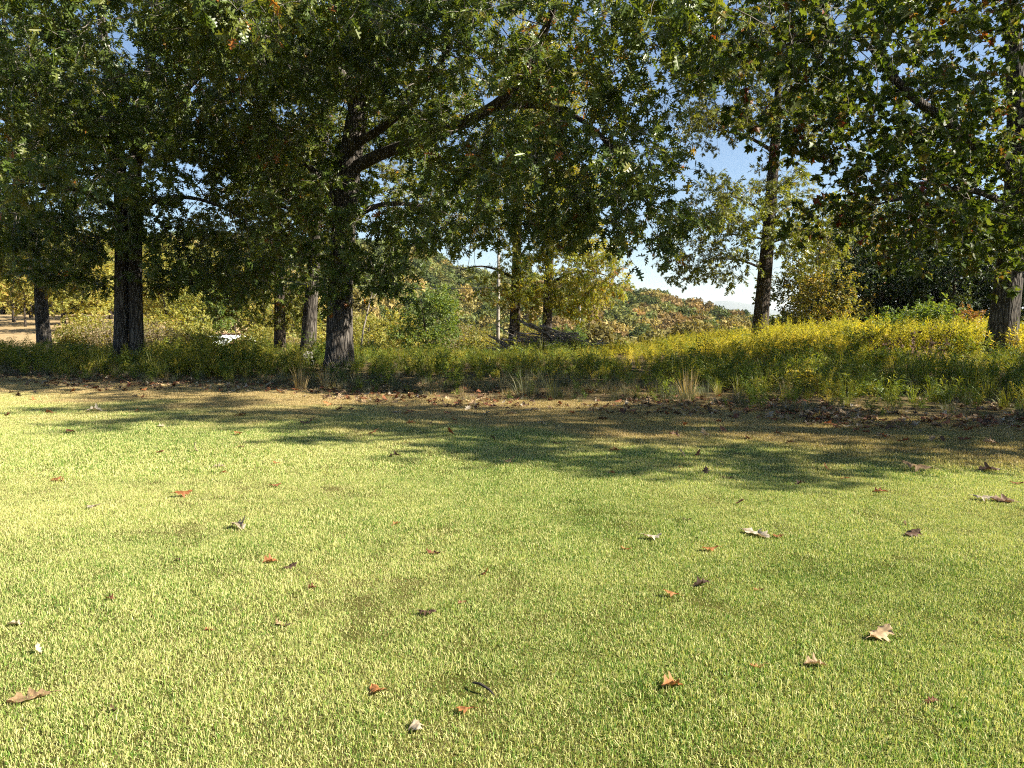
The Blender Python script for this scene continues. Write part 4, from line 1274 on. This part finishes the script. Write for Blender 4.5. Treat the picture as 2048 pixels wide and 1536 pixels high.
# single plants that stand out
def single(proto_fn, u, v, Y, label, name, cat='plant', s=1.0, rz=0.0, group=None):
    o = proto_fn
    x = (u - CX) / F_PX * Y
    COL.objects.link(o); o.name = name; o.location = (x, Y, gz(x, Y)); o.scale = (s, s, s); o.rotation_euler = (0, 0, rz)
    return tag(o, label, cat, group)
M_FRESH = leaf_mat('fresh_weed', [(0.0, (0.16, 0.22, 0.03)), (1.0, (0.33, 0.36, 0.06))], 0.45, 0.5, 0.2)
single(goldenrod('g', 401, M_FRESH, 0.5, 3), 1516, 790, 13.0, 'small bright yellow-green weed standing alone at the lawn edge', 'goldenrod_plant', s=0.95)
single(tuft('g', 402, M_STRAW, 0.75, 90, 0.22, 0.007, 0.12), 598, 780, 16.2, 'tall straw-coloured dry grass tuft in front of the leaning trunk', 'grass_tuft')
single(tuft('g', 403, M_STRAW, 0.65, 60, 0.35, 0.007, 0.12), 650, 775, 16.6, 'smaller straw grass tuft right of the tall dry tuft', 'grass_tuft')
single(tuft('g', 404, M_GREY, 0.75, 70, 0.45, 0.008, 0.15), 1110, 770, 14.6, 'blue-grey grass clump in front of the brush pile', 'grass_tuft')
single(tuft('g', 405, M_GREY, 0.7, 60, 0.4, 0.008, 0.15), 1050, 770, 15.2, 'thin grey grass clump left of the blue-grey clump', 'grass_tuft')
single(goldenrod('g', 406, M_FRESH, 0.95, 4), 1330, 760, 14.6, 'arching pale goldenrod in front of the dark green weeds', 'goldenrod_plant', s=0.8)
single(tuft('g', 407, M_STRAW, 0.7, 70, 0.3, 0.008, 0.14), 1378, 760, 14.6, 'straw grass clump right of the arching pale goldenrod', 'grass_tuft')
single(goldenrod('g', 408, M_FRESH, 1.0, 4), 905, 730, 18.0, 'bright fern-like goldenrod right of the large oak trunk', 'goldenrod_plant')
single(goldenrod('g', 409, M_FRESH, 1.0, 4), 770, 730, 18.4, 'bright drooping goldenrod nearest the large oak trunk', 'goldenrod_plant')
single(goldenrod('g', 410, M_FRESH, 0.95, 4), 1985, 735, 16.4, 'pale goldenrod tips in front of the flared right-edge trunk', 'goldenrod_plant', s=1.1)
single(goldenrod('g', 411, M_FRESH, 0.95, 4), 1860, 745, 16.2, 'bright goldenrod below the dark dead weed', 'goldenrod_plant', s=1.05)

# dark dead weed on the right
def dead_weed():
    rng = random.Random(77); mb = MB()
    for s in range(16):
        a = rng.uniform(0, 6.28); ln = rng.uniform(0.1, 0.8); L = rng.uniform(0.6, 1.15)
        b = Vector((rng.uniform(-.7, .7), rng.uniform(-.25, .25), 0)); p = b.copy(); d = Vector((math.cos(a) * ln, math.sin(a) * ln, 1)).normalized()
        pts = []
        for i in range(6): pts.append(p.copy()); p += d * L / 5; d = (d + Vector((rng.uniform(-.2, .2), rng.uniform(-.2, .2), -.05))).normalized()
        mb.tube(pts, [0.012, .01, .009, .007, .005, .003], 4, 0.4)
        for i in range(26):
            q = pts[rng.randint(2, 5)] + Vector((rng.gauss(0, .05), rng.gauss(0, .05), rng.gauss(0, .05)))
            l = rng.uniform(.03, .075); u_ = Vector((rng.gauss(0, 1), rng.gauss(0, 1), rng.gauss(0, 1))).normalized() * l; w_ = u_.orthogonal() * .6
            mb.add([q, q + u_ * .5 + w_, q + u_, q + u_ * .5 - w_], [(0, 1, 2, 3)], rng.random())
    return mb.obj('dead_weed', M_BROWN, None, link=False)
single(dead_weed(), 1830, 700, 19.5, 'dark brown dead weed with seed heads amid sunlit goldenrod', 'dead_weed', s=0.95)
# twiggy bare weed at the foot of the large oak
mb = MB(); r_ = random.Random(5)
for s in range(22):
    a = r_.uniform(0, 6.28); ln = r_.uniform(.1, .9); p = Vector((r_.uniform(-.15, .15), r_.uniform(-.1, .1), 0)); d = Vector((math.cos(a) * ln, math.sin(a) * ln, 1)).normalized()
    L = r_.uniform(.4, .9); mb.tube([p, p + d * L * .5, p + d * L + Vector((r_.uniform(-.1, .1), 0, 0))], [.006, .004, .002], 3, .5)
o = mb.obj('bare_weed', PALEWOOD); q = W(668, 725, 22.2); o.location = (q.x, q.y, gz(q.x, q.y)); tag(o, 'pale bare twiggy weed at the foot of the large oak', 'plant')

# ------------------------------------------------------------------ brush pile, log, stone
STICK = plain_mat('grey_stick', (0.09, 0.074, 0.06), (0.30, 0.255, 0.21), 7.0, 0.85)
bx, by_ = W(1090, 690, 33).x, 33.0
pile = empty('brush_pile', (bx, by_, gz(bx, by_)), 0, 1.15); tag(pile, 'heap of grey cut branches below the two slim oaks', 'brush pile')
r_ = random.Random(12)
sticks = []
def stick_mesh(seed, L, r):
    rr = random.Random(seed); mb = MB(); p = Vector((-L / 2, 0, 0)); d = Vector((1, 0, 0)); pts = []
    for i in range(8):
        pts.append(p.copy()); p += d * L / 7; d = (d + Vector((0, rr.uniform(-.1, .1), rr.uniform(-.1, .1)))).normalized()
    mb.tube(pts, [r * (1 - .7 * i / 7) for i in range(8)], 6)
    for k in range(4):
        j = rr.randint(2, 6); e = Vector((rr.uniform(.2, .5), rr.uniform(-.4, .4), rr.uniform(-.3, .4)))
        mb.tube([pts[j], pts[j] + e * .6, pts[j] + e], [r * .4, r * .25, r * .1], 4)
    return mb.obj('stick', STICK, None, True, link=False).data
SM = [stick_mesh(i, 2.2 + 0.15 * i, 0.03 + 0.006 * (i % 4)) for i in range(7)]
for i in range(95):
    o = bpy.data.objects.new('stick', SM[i % 7]); COL.objects.link(o); o.parent = pile
    t = r_.random(); ring = r_.uniform(-1, 1)
    h = max(0.05, (0.98 - 0.75 * abs(ring) ** 1.3) * r_.uniform(0.1, 1.0))
    o.location = (ring * 1.35, r_.uniform(-.8, .8) * (1 - 0.4 * h), h)
    tilt = -ring * r_.uniform(0.1, 0.5)
    o.rotation_euler = (r_.uniform(0, 6.28), -tilt * -1.0, r_.gauss(0, 0.55) + (math.pi if r_.random() < .5 else 0))
    o.rotation_euler[1] = (tilt if abs(o.rotation_euler[2]) > 1.57 else -tilt) * -1
    s = r_.uniform(0.55, 1.0); o.scale = (s, s, s)
for i in range(9):        # the long ones leaning on top
    o = bpy.data.objects.new('stick', SM[i % 7]); COL.objects.link(o); o.parent = pile
    o.location = (0.55 + r_.uniform(-.35, .5), r_.uniform(-.7, -.2), 0.72 + r_.uniform(-.12, .1)); o.rotation_euler = (r_.uniform(0, 6), 0.42 + r_.uniform(-.08, .1), r_.uniform(-.2, .2)); o.scale = (0.85, 1.3, 1.3)
mb = MB()
for i in range(420):
    ring = r_.uniform(-1, 1); h = max(.02, (0.85 - .75 * abs(ring) ** 1.3) * r_.random())
    p = Vector((ring * 1.35, r_.uniform(-.8, .8), h)); d = Vector((r_.gauss(0, 1), r_.gauss(0, .6), r_.gauss(0, .35))).normalized() * r_.uniform(.2, .5)
    mb.tube([p, p + d * .5 + Vector((0, 0, .03)), p + d], [.007, .006, .003], 3)
tag(mb.obj('small_twigs', STICK, pile), kind='stuff')

lg = W(292, 722, 24.2)
mb = MB(); mb.tube([(-.5, 0, .28), (-.1, 0, .2), (.3, .05, .1), (.75, .1, .03)], [.07, .09, .1, .07], 10)
o = mb.obj('dead_log', BARK2, None, True); o.location = (lg.x + .1, lg.y, gz(lg.x, lg.y)); tag(o, 'short dark log lying against the double-trunked oak', 'log')
st = W(617, 715, 26.5)
import bmesh
bm = bmesh.new(); bmesh.ops.create_icosphere(bm, subdivisions=3, radius=1)
for v in bm.verts:
    v.co *= 1 + 0.22 * mnoise.noise(v.co * 1.6) + 0.08 * mnoise.noise(v.co * 5); v.co.x *= .22; v.co.y *= .2; v.co.z = v.co.z * .30 + .18
me = bpy.data.meshes.new('stone'); bm.to_mesh(me); me.materials.append(plain_mat('pale_stone', (.2, .195, .18), (.33, .32, .30), 4, .85, .5, 14))
o = bpy.data.objects.new('stone', me); COL.objects.link(o); o.location = (st.x, st.y, gz(st.x, st.y)); tag(o, 'pale grey stone at the foot of the leaning trunk', 'stone')

# ------------------------------------------------------------------ fallen leaves
def dry_mat(name, c1, c2, trans=0.2):
    m, nt, out = new_mat(name)
    tc = node(nt, 'ShaderNodeTexCoord'); nz = noise_tex(nt, 22.0, 4, 0.6, tc.outputs['Object'])
    oi = node(nt, 'ShaderNodeObjectInfo')
    f = math_n(nt, 'ADD', nz.outputs['Fac'], math_n(nt, 'MULTIPLY', math_n(nt, 'SUBTRACT', oi.outputs['Random'], .5), .5))
    r = ramp(nt, [(0.3, c1), (0.75, c2)], f)
    at = node(nt, 'ShaderNodeAttribute', attribute_name='rnd')
    col = mix_rgb(nt, math_n(nt, 'MULTIPLY', at.outputs['Fac'], 0.55), r.outputs[0], tuple(x * .45 for x in c1))
    leaf_shader(nt, out, col, trans, 0.6, 0.25, (1.2, 1.0, .7))
    return m
DRY = {'cream': dry_mat('leaf_cream', (0.34, 0.27, 0.18), (0.54, 0.46, 0.34)),
       'tan': dry_mat('leaf_tan', (0.28, 0.18, 0.09), (0.48, 0.34, 0.19)),
       'orange': dry_mat('leaf_orange', (0.28, 0.11, 0.04), (0.46, 0.22, 0.08), .3),
       'brown': dry_mat('leaf_brown', (0.075, 0.045, 0.028), (0.18, 0.105, 0.06)),
       'red': dry_mat('leaf_red', (0.16, 0.06, 0.03), (0.32, 0.13, 0.06))}

def fallen_leaf_mesh(seed, color, curl, fold, wid=1.0):
    rng = random.Random(seed)
    L = 1.0; ns = 26; na = 6
    xsO = [x for x, w in OAK]; wsO = [w * .62 + .13 * math.sin(math.pi * min(1, x * 1.02)) ** .7 for x, w in OAK]
    vs, at = [], []
    ph = rng.uniform(0, 6)
    jit = [rng.uniform(.8, 1.2) for _ in range(ns + 1)]
    for i in range(ns + 1):
        t = i / ns
        for j in range(na + 1):
            s = (j - na / 2) / (na / 2)
            w = float(np.interp(t, xsO, wsO)) * wid * jit[i] * (1.0 if s < 0 else 0.92)
            x = t * L + 0.10 * abs(s) * w; y = s * w
            c = curl * (t - .5); X = math.sin(c) / curl if abs(curl) > .05 else t - .5; Z = (1 - math.cos(c)) / curl if abs(curl) > .05 else 0
            z = Z + fold * y * y * 2.2 + abs(y) * .12 + 0.035 * math.sin(9 * t + ph + 3 * s) + 0.02 * math.sin(17 * t + 5 * s)
            X += 0.10 * abs(s) * w
            vs.append((X, y * math.cos(fold * abs(y) * 1.4), z)); at.append(0.9 if j == na // 2 else rng.random() * .35)
    fs = []
    for i in range(ns):
        for j in range(na):
            a = i * (na + 1) + j; fs.append((a, a + 1, a + na + 2, a + na + 1))
    mb = MB(); mb.add(vs, fs, at)
    p0 = Vector(vs[na // 2]); mb.tube([p0 + Vector((.02, 0, 0)), p0 + Vector((-.12, .02, .015)), p0 + Vector((-.26, .05 * rng.uniform(-1, 1), .0))], [.012, .010, .012], 4, .6)
    zs_ = min(v[2] for v in mb.v)
    mb.v = [(x, y, z - zs_) for x, y, z in mb.v]
    o = mb.obj('fallen_leaf', DRY[color], None, True, link=False)
    return o.data
LEAFM = {c: [fallen_leaf_mesh(500 + k * 7 + i, c, [0.3, -0.5, 0.8, -0.9, 1.5, 0.15][i], [0.3, 0.7, -0.5, 1.0, 0.3, -0.7][i], [1.0, 0.9, 1.15, 0.85, 0.7, 1.1][i]) for i in range(6)] for k, c in enumerate(DRY)}

def fallen_leaf(u, v, wpx, color, var, label, up=0.0, rz=None, group='fallen leaves on the lawn'):
    p = Wg(u, v, 0.0)
    r_ = random.Random(int(u * 7 + v * 13))
    o = bpy.data.objects.new('fallen_leaf', LEAFM[color][var]); COL.objects.link(o)
    d = (p - Vector((0, 0, CAM_H))).length
    s = wpx / F_PX * d * 0.88
    s = min(0.30, max(0.06, s))
    o.scale = (s, s, s)
    o.location = (p.x, p.y, gz(p.x, p.y) + (0.010 if up < 0.5 else 0.015 + s * 0.22))
    o.rotation_euler = (r_.uniform(-.25, .25), (r_.uniform(-.25, .12) if up < .5 else -up), rz if rz is not None else r_.choice([0, math.pi]) + r_.gauss(0, .5))
    tag(o, label, 'leaf', group)
    return o
FL = [
 (116, 962, 34, 'orange', 0, 'orange-brown leaf at the far left just below the shade line', 0),
 (390, 907, 26, 'cream', 4, 'pale leaf standing upright on edge at the shade line, left of centre', 1.2),
 (187, 1020, 28, 'cream', 2, 'pale leaf with a dark tip below the far-left orange leaf', 0),
 (366, 996, 36, 'orange', 5, 'flat bright orange leaf left of centre in full sun', 0),
 (552, 978, 24, 'red', 2, 'curled rust leaf right of the flat bright orange one', 0),
 (438, 938, 28, 'cream', 1, 'pale pinkish leaf right of the upright pale leaf', 0),
 (448, 950, 18, 'orange', 1, 'tiny orange scrap touching the pale pinkish leaf', 0),
 (553, 933, 18, 'orange', 2, 'small orange leaf just under the shade line, upper left', 0),
 (477, 1057, 52, 'cream', 3, 'long pale bleached leaf half sunk in the grass, left of centre', 0),
 (357, 1123, 18, 'brown', 1, 'small dark brown leaf alone on the left half of the lawn', 0),
 (540, 1129, 36, 'orange', 3, 'orange-brown leaf left of its dark curled neighbour', 0),
 (582, 1139, 30, 'brown', 2, 'dark curled leaf right beside an orange-brown one', 0),
 (625, 1180, 26, 'red', 3, 'dark reddish leaf below the orange and dark pair', 0),
 (565, 1252, 42, 'tan', 4, 'tan rolled leaf in the lower left half of the lawn', 0),
 (33, 1258, 32, 'cream', 1, 'pale leaf at the left edge of the picture', 0),
 (77, 1313, 20, 'cream', 4, 'narrow whitish leaf on edge above the big bottom-left leaf', 1.0),
 (58, 1405, 68, 'tan', 0, 'big pale tan leaf with a long stem in the bottom left corner', 0),
 (227, 1426, 34, 'brown', 4, 'dark brown rolled leaf right of the big bottom-left leaf', 0.4),
 (419, 1266, 16, 'red', 1, 'small reddish scrap left of the tan rolled leaf', 0),
 (222, 1206, 24, 'red', 3, 'thin reddish leaf on the left, sunk in the grass', 0),
 (792, 1057, 26, 'orange', 1, 'orange leaf just left of the lawn centre', 0),
 (866, 1112, 36, 'red', 4, 'thin brown leaf lying aslant near the lawn centre', 0.2),
 (973, 1156, 24, 'orange', 2, 'bright orange leaf tipped on end in the centre of the lawn', 0.8),
 (924, 1208, 24, 'red', 0, 'brown leaf right above a large dark curled one', 0),
 (855, 1231, 42, 'brown', 5, 'large dark brown wavy leaf near the lawn centre', 0),
 (1305, 1080, 42, 'cream', 2, 'cream leaf right of centre, above a small curled orange one', 0),
 (1252, 1101, 26, 'orange', 4, 'small curled orange leaf left of the cream leaf', 0.3),
 (1375, 1042, 22, 'brown', 4, 'small crumpled dark leaf above the cream leaf right of centre', 0.3),
 (1340, 1201, 34, 'orange', 5, 'flat pale orange leaf right of centre, low in the grass', 0),
 (1022, 931, 26, 'tan', 2, 'tan leaf lying in the shade at the centre of the picture', 0.5),
 (1362, 912, 26, 'cream', 1, 'bright cream leaf standing up at the shade line right of centre', 0.9),
 (1363, 934, 16, 'orange', 0, 'small vivid orange leaf below the standing cream leaf', 0.4),
 (1397, 912, 20, 'red', 2, 'red-brown leaf tipped up right of the standing cream leaf', 0.9),
 (1223, 950, 18, 'orange', 3, 'tiny orange leaf below the shade line right of centre', 0.4),
 (1230, 900, 26, 'orange', 1, 'dark orange leaf in the shade right of centre', 0.4),
 (1480, 1012, 20, 'red', 0, 'small red-orange leaf alone on the right lawn', 0.5),
 (1512, 1074, 62, 'cream', 0, 'largest pale cream leaf, lying flat on the right lawn', 0),
 (1556, 1079, 22, 'orange', 2, 'small brown-orange leaf touching the largest cream leaf', 0.2),
 (1420, 1105, 38, 'orange', 2, 'orange-brown leaf below and left of the largest cream leaf', 0),
 (1402, 1177, 42, 'brown', 3, 'dark red-brown leaf right of the pale orange flat one', 0),
 (1518, 1185, 24, 'red', 4, 'thin brown sliver right of the dark red-brown leaf', 0.3),
 (1810, 1054, 16, 'cream', 4, 'small pale leaf on end above a dark brown leaf at right', 0.9),
 (1825, 1073, 38, 'brown', 2, 'dark brown leaf under a small upright pale one at right', 0),
 (1760, 1276, 60, 'tan', 2, 'big crumpled tan leaf on the lower right lawn', 0),
 (1514, 1342, 34, 'orange', 4, 'orange rolled leaf left of a long forked one, lower right', 0.4),
 (1630, 1338, 48, 'tan', 3, 'long forked tan leaf on the lower right lawn', 0.2),
 (1345, 1382, 58, 'orange', 3, 'wide pinkish-orange leaf at the lower right of centre', 0),
 (1760, 985, 30, 'red', 1, 'brown-red leaf on the right lawn under the dry strip', 0),
 (1965, 1000, 32, 'cream', 5, 'bleached leaf at the far right beside a long dark one', 0),
 (2010, 1003, 52, 'brown', 0, 'long dark orange-brown leaf at the far right edge', 0),
 (1975, 942, 42, 'brown', 1, 'large dark crumpled leaf at the right end of the shade line', 0),
 (1830, 943, 52, 'tan', 5, 'flat tan leaf in the dry strip at right', 0),
 (1651, 940, 20, 'orange', 4, 'small orange leaf sticking up in the dry strip', 0.9),
 (1600, 968, 26, 'brown', 3, 'flat dark leaf below the dry strip right of centre', 0),
 (1455, 955, 26, 'brown', 4, 'dark curled leaf with a pale side, below the shade line', 0.3),
 (1412, 945, 20, 'brown', 2, 'small dark leaf on end left of the dark curled one', 0.8),
 (1690, 958, 20, 'orange', 0, 'small orange leaf below the dry strip at right', 0.4),
 (2035, 969, 22, 'red', 2, 'reddish leaf cut by the right edge under the shade line', 0),
 (1765, 879, 28, 'cream', 2, 'pale leaf glowing in the deep shade at right', 0),
 (1475, 908, 22, 'brown', 0, 'dark leaf on the shade edge right of the red-brown one', 0),
 (755, 1388, 48, 'orange', 2, 'vivid orange curled leaf at the bottom left of centre', 0.3),
 (930, 1431, 38, 'orange', 5, 'pale orange leaf at the bottom centre', 0.3),
 (833, 1463, 42, 'cream', 5, 'cream leaf speckled with shade at the bottom edge', 0.2),
 (1862, 1408, 18, 'red', 1, 'tiny dark red scrap on the lower right lawn', 0.3),
 (480, 836, 32, 'orange', 0, 'rust leaves heap in the dry strip left of centre', 0.4),
 (327, 857, 24, 'cream', 0, 'cream leaf in the dry strip at left', 0.2),
 (140, 866, 26, 'red', 5, 'rust leaf on the shade line at far left', 0),
 (475, 875, 22, 'orange', 5, 'orange leaf in the upper shade left of centre', 0),
 (318, 908, 24, 'red', 0, 'brown leaf on the lower shade edge at left', 0),
 (482, 900, 22, 'tan', 1, 'greyish leaf in the shade right of the upright pale leaf', 0),
 (610, 853, 24, 'brown', 5, 'dark leaf in front of the large oak, in dappled light', 0),
 (790, 918, 30, 'brown', 3, 'dark leaf in the central shade patch', 0),
 (900, 873, 24, 'red', 2, 'rust leaf standing in the central shade', 0.8),
 (985, 884, 20, 'brown', 1, 'small dark leaf standing right of the standing rust leaf', 0.7),
 (190, 823, 30, 'cream', 3, 'long pale leaf in the sunny dry strip at far left', 0),
 (820, 850, 26, 'orange', 1, 'orange leaf at the upper edge of the central shade', 0.3),
 (1020, 828, 34, 'cream', 1, 'whitish leaf in the litter below the brush pile', 0),
 (1065, 818, 34, 'cream', 0, 'second whitish leaf right of the first in the litter', 0),
]
for u, v, w, c, k, lab, up in FL: fallen_leaf(u, v, w, c, k, lab, up)
# little ones nothing tells apart, in the dry strip by the weeds
r_ = random.Random(90)
GLS = 'small dry leaves of the brown strip'
cnt = 0
while cnt < 120:
    u = r_.uniform(-20, 2060); x_ = (u - CX) / F_PX
    yy = r_.uniform(9.0, 19.5); x = x_ * yy; e = float(edge_y(x)) - yy
    if e < -0.6 or e > 5.5 * r_.random() ** 1.6 + .2: continue
    c = r_.choice(['tan', 'orange', 'brown', 'red', 'red', 'brown', 'cream'])
    o = bpy.data.objects.new('fallen_leaf', LEAFM[c][r_.randint(0, 5)]); COL.objects.link(o)
    s = r_.uniform(.10, .19); o.scale = (s, s, s); o.location = (x, yy, gz(x, yy) + .02)
    o.rotation_euler = (r_.uniform(-.5, .5), r_.uniform(-.8, .3), r_.uniform(0, 6.28))
    tag(o, 'small dry leaf in the brown strip along the weeds', 'leaf', GLS); cnt += 1
# uncountable litter
litter = []
for i, c in enumerate(['tan', 'brown', 'tan', 'brown', 'cream', 'red']):
    o = bpy.data.objects.new('litter_leaf_%d' % i, LEAFM[c][i]); litter.append(o)
LITTER = proto_set('litter_protos', litter)
rng = np.random.default_rng(44)
P = []
while len(P) < 2600:
    y = rng.uniform(8.5, 32); x = rng.uniform(-.78, .78) * y; e = y - float(edge_y(x))
    if e < -1.2 or rng.random() > math.exp(-abs(e - 0.3) / 2.2) * (0.6 + 0.9 * mnoise.noise(Vector((x * .5, y * .5, 4)))): continue
    P.append((x, y, gz(x, y) + 0.012 + 0.02 * rng.random()))
n = len(P)
lt_ = scatter('leaf_litter', P, np.stack([rng.normal(0, .3, n), rng.normal(0, .3, n), rng.random(n) * 6.28], 1), rng.uniform(.09, .17, n), rng.integers(0, 6, n), LITTER)
tag(lt_, 'brown dead leaves thickly strewn along the weed edge', 'leaf litter', kind='stuff')
# thin dark twig
tw = Wg(965, 1387); mb = MB(); mb.tube([(-.04, .03, .02), (-.01, .0, .03), (.03, -.03, .02), (.05, -.06, .012)], [.005, .006, .005, .003], 5)
o = mb.obj('twig', plain_mat('black_twig', (.02, .018, .015), (.05, .04, .035))); o.location = (tw.x, tw.y, .012); tag(o, 'short blackish twig in the grass above the pale orange leaf', 'twig')

# ------------------------------------------------------------------ the air
hm = bpy.data.materials.new('haze_air'); hm.use_nodes = True
hn = hm.node_tree; hn.nodes.clear()
ho = hn.nodes.new('ShaderNodeOutputMaterial'); hv = hn.nodes.new('ShaderNodeVolumePrincipled')
hv.inputs['Color'].default_value = (0.86, 0.93, 1.0, 1); hv.inputs['Density'].default_value = 0.00010; hv.inputs['Anisotropy'].default_value = 0.2
hn.links.new(hv.outputs[0], ho.inputs['Volume'])
mb = MB(); mb.box((0, 7000, 75), (29600, 18900, 290))
hz = mb.obj('haze', hm); tag(hz, kind='stuff')
